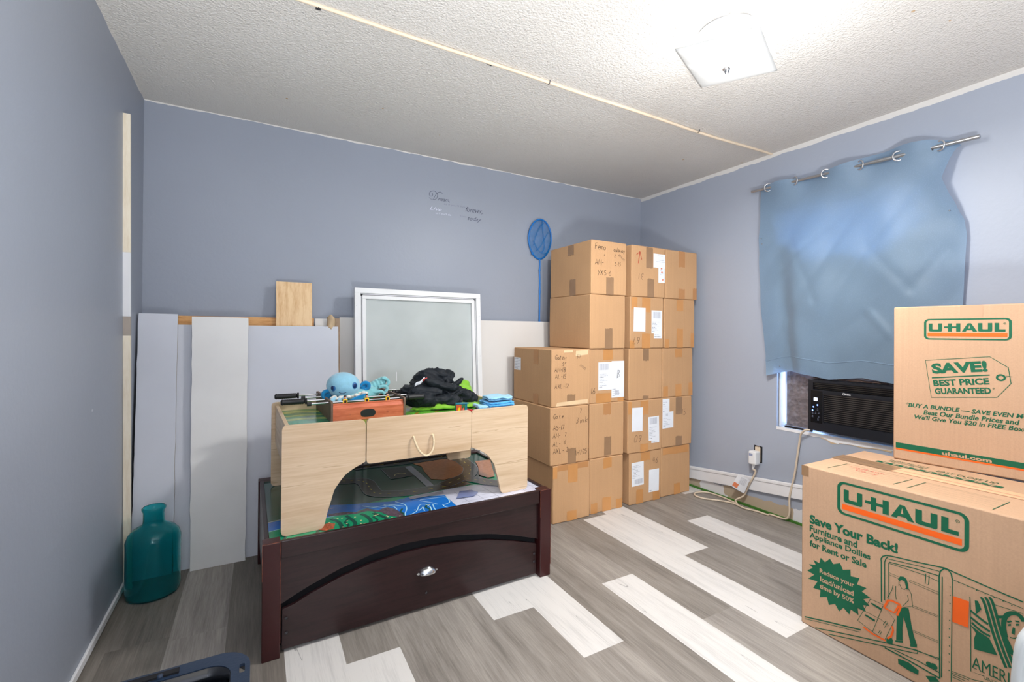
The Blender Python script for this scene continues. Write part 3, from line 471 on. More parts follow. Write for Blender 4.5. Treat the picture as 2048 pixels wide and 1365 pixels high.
ramp.color_ramp.elements[1].color = (1.18, 1.17, 1.15, 1)
k.new(gr, ramp.inputs[0])
greyc = mixc(n, k, sep.outputs[1], (0.170, 0.152, 0.132), (0.375, 0.348, 0.322))
mul = n.new('ShaderNodeMix'); mul.data_type = 'RGBA'; mul.blend_type = 'MULTIPLY'; mul.inputs[0].default_value = 1.0
k.new(greyc, mul.inputs[6]); k.new(ramp.outputs[0], mul.inputs[7])
ramp2 = n.new('ShaderNodeValToRGB')
ramp2.color_ramp.elements[0].position = 0.28
ramp2.color_ramp.elements[0].color = (0.44, 0.43, 0.42, 1)
ramp2.color_ramp.elements[1].position = 0.52
ramp2.color_ramp.elements[1].color = (0.660, 0.640, 0.615, 1)
k.new(gr, ramp2.inputs[0])
# the thin dark cracks of the pale boards
wv = noise_n(n, k, gmap((15, 1.1, 1)), 1.0, 2.0)
crk = add_math(n, k, 'LESS_THAN', add_math(n, k, 'ABSOLUTE', add_math(n, k, 'SUBTRACT', wv, 0.63)), 0.0022)
whitec = mixc(n, k, crk, ramp2.outputs[0], (0.36, 0.35, 0.34))
c = mixc(n, k, sep.outputs[0], mul.outputs[2], whitec)
k.new(c, b.inputs['Base Color'])
b.inputs['Roughness'].default_value = 0.45
b.inputs['Specular IOR Level'].default_value = 0.35
bp = n.new('ShaderNodeBump')
bp.inputs['Strength'].default_value = 0.08
bp.inputs['Distance'].default_value = 0.004
k.new(gr, bp.inputs['Height'])
k.new(bp.outputs[0], b.inputs['Normal'])

def wood_mat(name, c0, c1, scale=3.0, stretch=(1, 1, 12), rough=0.45, dist=4.0, knots=False, spec=0.35):
    m, n, k, b = node_mat(name)
    tc = n.new('ShaderNodeTexCoord')
    mp = n.new('ShaderNodeMapping')
    mp.inputs['Scale'].default_value = stretch
    k.new(tc.outputs['Object'], mp.inputs[0])
    a = noise_n(n, k, mp.outputs[0], scale, 6.0, 0.6)
    f = noise_n(n, k, mp.outputs[0], scale * 7, 3.0)
    g = add_math(n, k, 'ADD', add_math(n, k, 'MULTIPLY', a, 0.75), add_math(n, k, 'MULTIPLY', f, 0.25))
    r = n.new('ShaderNodeValToRGB')
    r.color_ramp.elements[0].position = 0.34
    r.color_ramp.elements[0].color = (*c0, 1)
    r.color_ramp.elements[1].position = 0.56
    r.color_ramp.elements[1].color = (*c1, 1)
    k.new(g, r.inputs[0])
    if name.startswith('pale_oak'):
        for ps, cc_ in ((0.575, c1), (0.60, tuple(x * 0.90 for x in c0)), (0.63, c1)):
            el = r.color_ramp.elements.new(ps); el.color = (*cc_, 1)
    c = r.outputs[0]
    if knots:
        vo = n.new('ShaderNodeTexVoronoi')
        vo.inputs['Scale'].default_value = 11
        k.new(tc.outputs['Object'], vo.inputs['Vector'])
        c = mixc(n, k, add_math(n, k, 'LESS_THAN', vo.outputs['Distance'], 0.07), c, tuple(x * 0.25 for x in c0))
    k.new(c, b.inputs['Base Color'])
    b.inputs['Roughness'].default_value = rough
    b.inputs['Specular IOR Level'].default_value = spec
wood_mat('pale_oak_laminate', rgb(192, 162, 128), rgb(216, 192, 162), 2.2, (0.55, 1.0, 9.0), 0.38)
wood_mat('pale_oak_laminate_side', rgb(196, 166, 130), rgb(220, 196, 164), 2.2, (0.55, 0.55, 9.0), 0.45)
wood_mat('brown_board_edge', rgb(120, 78, 56), rgb(150, 104, 78), 8, (1, 1, 1))
wood_mat('plywood', rgb(220, 176, 126), rgb(242, 210, 166), 4.0, (9, 9, 1.2), 0.6, knots=True)
wood_mat('raw_pine', rgb(190, 130, 72), rgb(222, 170, 112), 5.0, (2, 2, 14), 0.6)
wood_mat('raw_pine_strip', rgb(226, 212, 186), rgb(240, 230, 210), 5.0, (9, 9, 1), 0.6)
wood_mat('cherry_veneer', rgb(176, 84, 54), rgb(206, 112, 80), 5.0, (1.5, 1.5, 14), 0.4)
wood_mat('dark_fibreboard', rgb(92, 72, 60), rgb(112, 90, 76), 10, (1, 1, 1), 0.6)
wood_mat('grey_brown_fibreboard', rgb(140, 116, 94), rgb(160, 136, 112), 10, (1, 1, 1), 0.6)
wood_mat('espresso_finish', rgb(27, 13, 14), rgb(44, 24, 25), 3.0, (2, 2, 22), 0.30, spec=0.45)
mat('espresso_post', rgb(56, 22, 23), 0.32, spec=0.45, var=0.10)
mat('worn_edge', rgb(112, 62, 48), 0.6, var=0.7, vscale=40)
mat('dark_gap', (0.006, 0.006, 0.008), 0.8)

def card_mat(name, col):
    m, n, k, b = node_mat(name)
    tc = n.new('ShaderNodeTexCoord')
    f = noise_n(n, k, tc.outputs['Object'], 240.0, 2.0)
    g = noise_n(n, k, tc.outputs['Object'], 3.0, 4.0)
    mp = n.new('ShaderNodeMapping')
    mp.inputs['Scale'].default_value = (1, 1, 0.02)
    k.new(tc.outputs['Object'], mp.inputs[0])
    h = noise_n(n, k, mp.outputs[0], 170.0, 1.0)
    v = add_math(n, k, 'ADD', add_math(n, k, 'MULTIPLY', f, 0.34), add_math(n, k, 'ADD', add_math(n, k, 'MULTIPLY', g, 0.46), add_math(n, k, 'MULTIPLY', h, 0.20)))
    r = n.new('ShaderNodeValToRGB')
    r.color_ramp.elements[0].position = 0.3
    r.color_ramp.elements[0].color = (*[x * 0.88 for x in col], 1)
    r.color_ramp.elements[1].position = 0.7
    r.color_ramp.elements[1].color = (*[x * 1.10 for x in col], 1)
    k.new(v, r.inputs[0])
    k.new(r.outputs[0], b.inputs['Base Color'])
    b.inputs['Roughness'].default_value = 0.75
    b.inputs['Specular IOR Level'].default_value = 0.2
    bp = n.new('ShaderNodeBump')
    bp.inputs['Strength'].default_value = 0.05
    bp.inputs['Distance'].default_value = 0.003
    k.new(h, bp.inputs['Height'])
    k.new(bp.outputs[0], b.inputs['Normal'])
card_mat('kraft_cardboard', (0.545, 0.325, 0.170))
card_mat('moving_box_cardboard', (0.520, 0.330, 0.208))
mat('clear_brown_tape', rgb(200, 143, 86), 0.28, spec=0.5, var=0.07)
mat('grey_tape', rgb(150, 118, 88), 0.30, spec=0.5, var=0.08)
mat('faint_tape', rgb(186, 134, 86), 0.24, spec=0.5, var=0.05)
mat('clear_film', (0.50, 0.315, 0.195), 0.25, spec=0.5, var=0.05)
mat('torn_paper_tape', rgb(226, 196, 156), 0.5, var=0.08)
mat('label_paper', rgb(232, 236, 242), 0.6, var=0.03)
mat('label_ink', (0.09, 0.10, 0.14), 0.6)
mat('label_ink_pale', (0.42, 0.44, 0.50), 0.6)
mat('label_orange', rgb(222, 132, 92), 0.6)
mat('black_marker', (0.012, 0.011, 0.012), 0.5)
mat('thin_marker', (0.10, 0.065, 0.045), 0.5)
mat('red_marker', rgb(176, 34, 28), 0.5)
mat('print_green', rgb(8, 92, 62), 0.6, var=0.05)
mat('print_orange', rgb(240, 98, 20), 0.6, var=0.04)
mat('print_red', rgb(224, 88, 84), 0.6)
mat('orange_tape_line', rgb(238, 176, 138), 0.5)

mat('drywall_white', rgb(232, 232, 231), 0.8, var=0.03, vscale=5, bump=0.05, bscale=30)
mat('drywall_grey', rgb(208, 212, 222), 0.75, var=0.03, vscale=4)
mat('drywall_ivory', rgb(220, 218, 215), 0.75, var=0.02, vscale=4)
mat('drywall_core', rgb(170, 160, 150), 0.9, var=0.1)
mat('white_paint', rgb(232, 233, 236), 0.45, var=0.03)
mat('bare_paper', rgb(196, 172, 140), 0.85, var=0.15, vscale=20)
mat('white_vinyl', rgb(230, 232, 234), 0.35, var=0.02)
mat('white_plastic', rgb(228, 230, 232), 0.35, var=0.02)
mat('chair_plastic', rgb(182, 186, 187), 0.35, var=0.02)
mat('ivory_cord', rgb(216, 200, 178), 0.4, var=0.03)
mat('cream_conduit', rgb(226, 208, 184), 0.5, var=0.05)
mat('chrome', (0.72, 0.73, 0.75), 0.18, metal=1.0, var=0.02)
mat('brushed_steel', (0.50, 0.51, 0.53), 0.30, metal=1.0, var=0.04)
mat('dark_metal', (0.10, 0.10, 0.11), 0.4, metal=0.8)
mat('black_plastic', (0.012, 0.014, 0.020), 0.28, spec=0.5, var=0.05)
mat('black_rubber', (0.016, 0.016, 0.018), 0.45, spec=0.4)
mat('grey_louvre', (0.22, 0.205, 0.195), 0.45, spec=0.4)
mat('navy_plastic', rgb(32, 46, 66), 0.36, spec=0.45, var=0.06, bump=0.06, bscale=150)
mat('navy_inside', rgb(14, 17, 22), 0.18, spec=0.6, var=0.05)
mat('green_edge', rgb(62, 112, 40), 0.8, var=0.25, vscale=30)
mat('blue_net_frame', rgb(20, 112, 190), 0.35, spec=0.5)
mat('led_white', (1, 1, 1), 0.4, emit=(0.35, 0.48, 1.0), estr=6.0)
mat('led_blue', (0.1, 0.2, 1), 0.4, emit=(0.10, 0.22, 1.0), estr=16.0)
mat('icon_pale', rgb(150, 160, 190), 0.5)
mat('bulb_glow', (1, 1, 1), 0.5, emit=(1.0, 0.97, 0.92), estr=9.0)
mat('decal_dark', rgb(72, 78, 96), 0.6, var=0.15)
mat('decal_mid', rgb(136, 142, 158), 0.6, var=0.15)
mat('decal_ghost', rgb(206, 212, 226), 0.6, var=0.1)
mat('rope', rgb(226, 206, 172), 0.8, var=0.1, vscale=120, bump=0.3, bscale=300)

mat('plush_blue', rgb(138, 192, 216), 0.95, sheen=0.5, var=0.07, vscale=60, bump=0.25, bscale=420)
mat('plush_deep', rgb(10, 128, 186), 0.95, sheen=0.4, var=0.08, vscale=60, bump=0.2, bscale=400)
mat('plush_teal', rgb(126, 190, 196), 0.95, sheen=0.4, var=0.08, vscale=50, bump=0.35, bscale=260)
mat('plush_white', rgb(226, 222, 212), 0.95, sheen=0.4, var=0.06, vscale=50, bump=0.3, bscale=300)
mat('eye_navy', rgb(18, 44, 92), 0.3)
mat('eye_ring', rgb(34, 98, 158), 0.4)
mat('black_cloth', (0.0075, 0.011, 0.016), 0.62, spec=0.28, sheen=0.02, var=0.2, vscale=20, bump=0.2, bscale=190)
mat('grey_cloth', (0.045, 0.052, 0.066), 0.85, spec=0.3, var=0.15)
mat('lime_cloth', rgb(126, 184, 46), 0.85, sheen=0.2, var=0.1, vscale=30, bump=0.2, bscale=160)
mat('towel_pale', rgb(150, 204, 232), 0.95, sheen=0.3, var=0.08, vscale=60, bump=0.5, bscale=330)
mat('towel_blue', rgb(72, 168, 226), 0.95, sheen=0.3, var=0.08, vscale=60, bump=0.5, bscale=330)
mat('towel_navy', rgb(40, 66, 100), 0.95, sheen=0.2, var=0.12, vscale=60, bump=0.5, bscale=330)
mat('toy_yellow', rgb(246, 196, 20), 0.35)
mat('toy_red', rgb(206, 32, 32), 0.35)
mat('toy_blue', rgb(24, 66, 168), 0.35)
mat('toy_skin', rgb(224, 160, 130), 0.4)
mat('toy_hair', rgb(36, 22, 18), 0.5)
mat('tin_teal', rgb(16, 116, 136), 0.35)
mat('tin_orange', rgb(206, 84, 40), 0.4, var=0.3, vscale=40)
mat('tin_green', rgb(54, 110, 54), 0.4, var=0.4, vscale=50)
mat('red_plastic', rgb(206, 22, 30), 0.3)

# the printed play mats: glossy laminate inks
def ink(name, col, var=0.06, vs=30, coat=0.3):
    return mat(name, col, 0.18, spec=0.5, var=var, vscale=vs, coat=coat)
ink('mat_green', rgb(10, 150, 104), 0.10)
ink('mat_green_shaded', rgb(6, 74, 60), 0.14)  # green darkened for the shade under the activity table
ink('mat_teal_line', rgb(12, 78, 66), 0.2)
ink('mat_river', rgb(4, 112, 206), 0.10, 12)
ink('mat_foam', rgb(176, 226, 246), 0.05)
ink('mat_rock', rgb(88, 72, 84), 0.25, 60)
ink('mat_tile', rgb(206, 208, 226), 0.03)
ink('mat_tile_line', rgb(120, 122, 142), 0.05)
ink('mat_road', rgb(30, 32, 38), 0.12)
ink('mat_road_edge', rgb(156, 160, 176), 0.05)
ink('mat_road_dash', rgb(214, 196, 96), 0.05)
ink('mat_sand', rgb(188, 118, 76), 0.12, 60)
ink('mat_flower', rgb(236, 226, 170), 0.05)
ink('mat_house', rgb(176, 92, 60), 0.5, 120)
ink('mat_slate_blue', rgb(120, 132, 176), 0.08)  # slate blue ink of the printed station
ink('mat_court', rgb(46, 44, 52), 0.1)
ink('mat_lime', rgb(96, 172, 62), 0.18, 14)
ink('mat_yellow_green', rgb(166, 184, 96), 0.25, 9)

# glass, frosted shade, curtain, net
m, n, k, b = node_mat('clear_glass')
gl = n.new('ShaderNodeBsdfGlossy'); gl.inputs['Roughness'].default_value = 0.03
tr = n.new('ShaderNodeBsdfTransparent'); tr.inputs[0].default_value = (0.93, 0.97, 0.95, 1)
fz = n.new('ShaderNodeFresnel'); fz.inputs[0].default_value = 1.62
df = n.new('ShaderNodeBsdfDiffuse'); df.inputs[0].default_value = (0.80, 0.86, 0.85, 1)
tcn = n.new('ShaderNodeTexCoord')
milky_haze = add_math(n, k, 'ADD', 0.42, add_math(n, k, 'MULTIPLY', noise_n(n, k, tcn.outputs['Object'], 3.0, 3.0), 0.30))  # milky layer brightens the pane in place of a bright reflection
m1 = n.new('ShaderNodeMixShader'); m2 = n.new('ShaderNodeMixShader')
k.new(milky_haze, m1.inputs[0]); k.new(tr.outputs[0], m1.inputs[1]); k.new(df.outputs[0], m1.inputs[2])
k.new(add_math(n, k, 'MULTIPLY', fz.outputs[0], 2.0), m2.inputs[0]); k.new(m1.outputs[0], m2.inputs[1]); k.new(gl.outputs[0], m2.inputs[2])
k.new(m2.outputs[0], n['Material Output'].inputs[0])

m, n, k, b = node_mat('teal_glass')
tcn = n.new('ShaderNodeTexCoord')
b.inputs['Base Color'].default_value = (0.06, 0.66, 0.70, 1)
b.inputs['Transmission Weight'].default_value = 0.94
b.inputs['Roughness'].default_value = 0.04
b.inputs['IOR'].default_value = 1.3
bp = n.new('ShaderNodeBump'); bp.inputs['Strength'].default_value = 0.12; bp.inputs['Distance'].default_value = 0.01
k.new(noise_n(n, k, tcn.outputs['Object'], 14.0), bp.inputs['Height']); k.new(bp.outputs[0], b.inputs['Normal'])

m, n, k, b = node_mat('frosted_shade')
tcn = n.new('ShaderNodeTexCoord')
df = n.new('ShaderNodeBsdfPrincipled'); df.inputs['Roughness'].default_value = 0.25
k.new(mixc(n, k, noise_n(n, k, tcn.outputs['Object'], 9.0), (0.42, 0.43, 0.43), (0.50, 0.51, 0.51)), df.inputs['Base Color'])
df.inputs['Emission Color'].default_value = (1.0, 0.98, 0.95, 1); df.inputs['Emission Strength'].default_value = 0.10
tl = n.new('ShaderNodeBsdfTranslucent'); tl.inputs[0].default_value = (0.85, 0.85, 0.83, 1)
mx = n.new('ShaderNodeMixShader'); mx.inputs[0].default_value = 0.07
k.new(df.outputs[0], mx.inputs[1]); k.new(tl.outputs[0], mx.inputs[2]); k.new(mx.outputs[0], n['Material Output'].inputs[0])

m, n, k, b = node_mat('blue_satin_curtain')
tcn = n.new('ShaderNodeTexCoord')
df = n.new('ShaderNodeBsdfPrincipled'); df.inputs['Roughness'].default_value = 0.46
df.inputs['Sheen Weight'].default_value = 0.25
k.new(mixc(n, k, noise_n(n, k, tcn.outputs['Object'], 3.0, 4.0), (0.185, 0.285, 0.395), (0.235, 0.340, 0.455)), df.inputs['Base Color'])
bp = n.new('ShaderNodeBump'); bp.inputs['Strength'].default_value = 0.12; bp.inputs['Distance'].default_value = 0.004
k.new(noise_n(n, k, tcn.outputs['Object'], 500.0), bp.inputs['Height']); k.new(bp.outputs[0], df.inputs['Normal'])
tl = n.new('ShaderNodeBsdfTranslucent')
k.new(mixc(n, k, add_math(n, k, 'GREATER_THAN', noise_n(n, k, tcn.outputs['Object'], 260.0, 1.0), 0.6), (0.38, 0.52, 0.80), (0.46, 0.61, 0.92)), tl.inputs[0])
mx = n.new('ShaderNodeMixShader'); mx.inputs[0].default_value = 0.27
k.new(df.outputs[0], mx.inputs[1]); k.new(tl.outputs[0], mx.inputs[2]); k.new(mx.outputs[0], n['Material Output'].inputs[0])

m, n, k, b = node_mat('blue_mesh')
tcn = n.new('ShaderNodeTexCoord')
df = n.new('ShaderNodeBsdfDiffuse'); df.inputs[0].default_value = (*rgb(20, 126, 200), 1)
tr = n.new('ShaderNodeBsdfTransparent')
mx = n.new('ShaderNodeMixShader')
k.new(add_math(n, k, 'ADD', 0.12, add_math(n, k, 'MULTIPLY', noise_n(n, k, tcn.outputs['Object'], 22.0), 0.5)), mx.inputs[0])
k.new(tr.outputs[0], mx.inputs[1]); k.new(df.outputs[0], mx.inputs[2]); k.new(mx.outputs[0], n['Material Output'].inputs[0])

m, n, k, b = node_mat('foil_bubble_wrap')
tcn = n.new('ShaderNodeTexCoord')
k.new(mixc(n, k, noise_n(n, k, tcn.outputs['Object'], 26.0, 4.0), (0.10, 0.08, 0.085), (0.40, 0.37, 0.40)), b.inputs['Base Color'])
b.inputs['Metallic'].default_value = 0.55; b.inputs['Roughness'].default_value = 0.40
mat('brown_foil', (0.13, 0.085, 0.065), 0.35, metal=0.6, var=0.4, vscale=40, bump=0.6, bscale=60)
vo = n.new('ShaderNodeTexVoronoi'); vo.inputs['Scale'].default_value = 42
k.new(tcn.outputs['Object'], vo.inputs['Vector'])
bp = n.new('ShaderNodeBump'); bp.inputs['Strength'].default_value = 0.55; bp.inputs['Distance'].default_value = 0.012
k.new(add_math(n, k, 'ADD', vo.outputs['Distance'], add_math(n, k, 'MULTIPLY', noise_n(n, k, tcn.outputs['Object'], 18.0), 1.3)), bp.inputs['Height'])
k.new(bp.outputs[0], b.inputs['Normal'])

# ------------------------------------------------------------------ the room
# floor: one mesh, one face per plank, each with its own tone
E0, PW = -0.267, 0.1775
cuts = {0: [(-1.3, 0.35, .15), (0.35, 2.0, .95), (2.0, 2.8, .9)], 1: [(-1.3, 1.0, .05), (1.0, 2.8, .12)], 2: [(-1.3, 0.55, .5), (0.55, 1.90, 'w'), (1.90, 2.8, .4)],
        3: [(-1.3, 0.37, .3), (0.37, 1.586, 'w'), (1.586, 2.8, .40)], 4: [(-1.3, 1.02, .45), (1.02, 2.8, .55)], 5: [(-1.3, 0.9, .6), (0.9, 2.2, .62), (2.2, 2.8, .3)],
        6: [(-1.3, 0.35, .3), (0.35, 1.562, .52), (1.562, 2.8, 'w')], 7: [(-1.3, 0.02, .6), (0.02, 1.237, .66), (1.237, 2.46, 'w'), (2.46, 2.8, .3)],
        8: [(-1.3, 0.9, .5), (0.9, 2.12, .42), (2.12, 2.8, .5)], 9: [(-1.3, 0.34, .4), (0.34, 1.566, 'w'), (1.566, 2.8, .62)], 10: [(-1.3, 1.185, .68), (1.185, 2.41, .36), (2.41, 2.8, .5)],
        11: [(-1.3, 0.968, .72), (0.968, 2.154, 'w'), (2.154, 2.8, .4)], 12: [(-1.3, 0.35, .7), (0.35, 1.572, .42), (1.572, 2.8, 'w')], 13: [(-1.3, 1.32, .55), (1.32, 2.54, .40), (2.54, 2.8, .5)],
        14: [(-1.3, 0.63, .5), (0.63, 1.855, 'w'), (1.855, 2.8, .50)], 15: [(-1.3, 1.72, .58), (1.72, 2.8, .50)], 16: [(-1.3, 1.3, .5), (1.3, 2.17, .5), (2.17, 2.8, 'w')],
        -1: [(-1.3, 0.8, .35), (0.8, 2.03, .18), (2.03, 2.8, .25)], -2: [(-1.3, 1.4, .3), (1.4, 2.8, .2)]}
mb = MB()
tones = []
for kx, segs in cuts.items():
    x0, x1 = max(XL - .1, E0 + PW * kx), min(XR + .1, E0 + PW * (kx + 1))
    for a, b_, t in segs:
        a, b_ = max(a, YF - .05), min(b_, YB + .1)
        mb.add([(x0, a, 0), (x1, a, 0), (x1, b_, 0), (x0, b_, 0)], [(0, 1, 2, 3)])
        tones.append((1.0, 0.5, rnd.random()) if t == 'w' else (0.0, t, rnd.random()))
nf = len(mb.f)
mb.box(XL - .1, XR + .1, YF - .05, YB + .1, -.06, -.002)
fl = struct(mb.build('floor', 'plank_floor'))
ca = fl.data.color_attributes.new('tone', 'FLOAT_COLOR', 'CORNER')
for p in fl.data.polygons:
    t = tones[p.index] if p.index < nf else (0, .3, 0)
    for li in p.loop_indices: ca.data[li].color = (*t, 1)
# fine joints between planks
struct(MB().box(XL - .1, XR + .1, YF - .05, YB + .1, ZC, ZC + .08).build('ceiling', 'textured_ceiling'))
struct(MB().box(XL - .1, XR + .1, YB, YB + .1, -.06, ZC).build('wall_back', 'blue_grey_paint'))
struct(MB().box(XL - .1, XL, YF - .1, YB, -.06, ZC).build('wall_left', 'blue_grey_paint'))
WY0, WY1, WZ0, WZ1 = 0.93, 1.6475, 0.540, 1.835              # the window opening
mb = MB()
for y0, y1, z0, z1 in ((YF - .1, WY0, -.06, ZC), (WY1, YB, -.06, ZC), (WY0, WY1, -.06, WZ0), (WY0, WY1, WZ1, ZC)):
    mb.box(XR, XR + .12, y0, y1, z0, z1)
struct(mb.build('wall_right', 'blue_grey_paint_worn_lit'))
DX0, DX1 = -.28, .12                                          # added doorway, narrowed to steer the hall fill light
mb = MB()
for x0, x1, z0, z1 in ((XL - .1, DX0, -.06, ZC), (DX1, XR + .12, -.06, ZC), (DX0, DX1, 2.03, ZC)):
    mb.box(x0, x1, YF - .1, YF, z0, z1)
struct(mb.build('wall_front', 'blue_grey_paint'))
mb = MB()
for x0, x1, y0, y1, z0, z1 in ((-.80, -.70, -2.8, YF - .1, -.06, 2.3), (1.2, 1.3, -2.8, YF - .1, -.06, 2.3), (-.80, 1.3, -2.9, -2.8, -.06, 2.3), (-.80, 1.3, -2.9, YF - .1, 2.213, 2.3), (-.80, 1.3, -2.9, YF - .05, -.12, -.002)):
    mb.box(x0, x1, y0, y1, z0, z1)
struct(mb.build('wall_added_hall', 'white_paint'))  # unseen hall shell added around the fill light, keeping out the blue sky
mb = MB()
for x0, x1, z0, z1 in ((DX0 - .06, DX0, 0, 2.09), (DX1, DX1 + .06, 0, 2.09), (DX0, DX1, 2.03, 2.09)):
    mb.box(x0, x1, YF, YF + .014, z0, z1)
struct(mb.build('trim_2', 'white_paint', bevel=.003))
struct(MB().box(XL, XL + .009, YF, YB, .012, .038).build('baseboard_left', 'white_paint', bevel=.002))
struct(MB().box(XR - .013, XR, 0.2, 2.62, 0, .012).build('trim_1', 'green_edge'))
# the loose baseboard hanging askew on the right wall
bd = ART['board']
mb = MB()
fr = Fr((XR, 0, 0), (0, -1, 0), (0, 0, 1))
def slope_z(y, top): return lerp(bd[0 if top else 3][1], bd[1 if top else 2][1], (y - bd[0][0]) / (bd[1][0] - bd[0][0]))
ya, yb_ = 2.42, 0.62
mb.prism([(-ya, slope_z(ya, 0)), (-yb_, slope_z(yb_, 0)), (-yb_, slope_z(yb_, 1)), (-ya, slope_z(ya, 1))], fr, .003, .016)
mb.prism([(-ya, slope_z(ya, 1) - .018), (-yb_, slope_z(yb_, 1) - .018), (-yb_, slope_z(yb_, 1) - .001), (-ya, slope_z(ya, 1) - .001)], fr, .016, .020)
struct(mb.build('baseboard_right', 'white_paint', bevel=.0015))

# window in the right wall: frame, pane, ragged broken sill edge
win = struct(bpy.data.objects.new('window_1', None)); COL.objects.link(win)
mb = MB()
for y0, y1, z0, z1 in ((WY0, WY0 + .035, WZ0, WZ1), (WY1 - .02, WY1, WZ0, WZ1), (WY0, WY1, WZ0, WZ0 + .012), (WY0, WY1, WZ1 - .035, WZ1), (WY0, WY1, 1.19, 1.225)):
    mb.box(XR + .075, XR + .118, y0, y1, z0, z1)
mb.build('window_frame', 'white_vinyl', win, bevel=.003)
MB().box(XR + .098, XR + .101, WY0 + .03, WY1 - .02, 1.22, WZ1 - .03).build('window_pane', 'clear_glass', win)
rg = ART['ragged']
pts = [(-y, z) for y, z in rg] + [(-.98, .527), (-.93, .532), (-.93, .547), (-1.6475, .545)]
mb = MB()
mb.prism(pts, fr, -.002, .0025)
mb.box(XR - .002, XR + .12, WY0, WY1, WZ0 - .012, WZ0 + .002)
mb.build('window_sill', ['white_paint'], win)
mb = MB()
q = [(-y, z - .0) for y, z in rg[7:]]
mb.prism([(a, z + .004) for a, z in q] + [(a, z - .006 + .004 * math.sin(a * 90)) for a, z in q[::-1]], fr, .0, .0018)
mb.build('torn_edge', 'bare_paper', win)

# ------------------------------------------------------------------ ceiling lamp and conduit
t = thing('ceiling_light', 'square frosted glass ceiling light with a silver centre screw, lit', 'ceiling light', (1.50, 1.09, ZC))
MB().lathe([(.001, 0), (.098, 0), (.104, -.006), (.100, -.030), (.086, -.040), (.001, -.040)]).build('ceiling_pan', 'white_paint', t, smooth=40)
cA, cB, cC, cD = [Vector(c) - Vector((1.50, 1.09, ZC)) for c in ((1.319, 1.170, 2.121), (1.581, 1.266, 2.097), (1.674, 1.006, 2.064), (1.414, .907, 2.086))]
def shade(u, v):
    p = lerp(lerp(cA, cB, u), lerp(cD, cC, u), v)
    a, b = 2 * u - 1, 2 * v - 1
    p.z += .016 * max(abs(a), abs(b)) ** 5 - .016 * (1 - a * a) * (1 - b * b)
    return p
MB().grid(shade, 22, 22).build('glass_shade', 'frosted_shade', t, smooth=60, solid=.004)
c0 = shade(.5, .5)
MB().lathe([(.001, -.020), (.006, -.017), (.009, -.009), (.0095, -.004), (.015, -.002), (.015, .0)], c0).build('finial_screw', 'brushed_steel', t, smooth=40)
for dx, dy in ((.09, -.10), (-.07, .08)):
    mb = MB()
    mb.ball((dx, dy, -.078), (.026, .026, .030))
    mb.tube([(dx * .55, dy * .55, -.045), (dx * .8, dy * .8, -.062)], .014)
    mb.build('bulb', 'bulb_glow', t, smooth=50)

t = thing('ceiling_conduit', 'thin cream cable conduit clipped across the ceiling', 'cable conduit', (1.1, 1.69, ZC))
p = [(x, .006 * math.sin(x * 2.1) + .003 * math.sin(x * 7), -.0055 + .002 * math.sin(x * 5)) for x in [(-1.588 + i * .0809) for i in range(41)]]
MB().tube(p, .0072, 10).build('conduit', 'cream_conduit', t, smooth=60)
for x in (.172, .830, 1.115, 2.09):
    mb = MB()
    mb.tube([(x - 1.1, -.010, -.001), (x - 1.1, -.007, -.010), (x - 1.1, 0, -.014), (x - 1.1, .007, -.010), (x - 1.1, .010, -.001)], .0022, 6)
    mb.box(x - 1.108, x - 1.092, .006, .018, -.004, 0)
    mb.build('cable_clip', 'dark_metal', t)

# ------------------------------------------------------------------ train table (dark brown play table)
TT = thing('train_table', 'low dark brown wooden play table with a printed road mat top and arched drawer', 'play table', (0.019, 1.72, 0), math.radians(.8))
TW, TD, TH = 1.153, .79, .391
frt = FXZ()
for x0, x1, y0, y1 in ((0, .055, 0, .05), (TW - .055, TW, 0, .05), (0, .055, TD - .05, TD), (TW - .055, TW, TD - .05, TD)):
    po = MB().box(x0, x1, y0, y1, 0, TH).build('corner_post', 'espresso_post', TT, bevel=.003)
    if y0 == 0:
        mb = MB()
        for (a, b_, c_, d_) in ((x0, x1, TH - .0016, TH + .0004), (x0 - .0003, x0 + .0014, .27, TH), (x1 - .0012, x1 + .0003, .05, TH)):
            mb.box(a, b_, -.0005, .002, c_, d_)
        mb.build('worn_edge', 'worn_edge', po)
mb = MB()
ap = ART['apron']
mb.prism([(.055, TH - .006), (TW - .055, TH - .006)] + [(TW - .055, ap[-1][1] - .006)] + ap[::-1] + [(.055, ap[0][1])], frt, -.018, -.030)
mb.build('arched_apron', 'espresso_finish', TT, bevel=.0015)
MB().box(.055, TW - .055, .006, .022, TH - .060, TH - .001).build('top_rail', 'espresso_finish', TT, bevel=.003)
MB().box(.03, TW - .03, .0505, .060, .012, TH - .03).build('gap_backing', 'dark_gap', TT)  # near-black sheet added to put shade into the arched gap
MB().box(.055, TW - .055, TD - .022, TD - .006, .05, TH).build('back_rail', 'espresso_finish', TT, bevel=.002)
for x in (.006, TW - .022):
    MB().box(x, x + .016, .05, TD - .05, .12, TH).build('side_rail', 'espresso_finish', TT, bevel=.002)
MB().box(.022, TW - .022, .022, TD - .022, TH - .022, TH - .0085).build('table_top', 'espresso_finish', TT)
dt = ART['drawtop']
dr = MB().prism([(.062, .013), (TW - .062, .013), (TW - .062, dt[-1][1] - .004)] + dt[::-1] + [(.062, dt[0][1])], frt, -.022, -.036).build('drawer', 'espresso_finish', TT, bevel=.0015)
MB().box(.07, TW - .07, .036, .70, .02, .12).build('drawer_box', 'dark_gap', dr)
mb = MB()
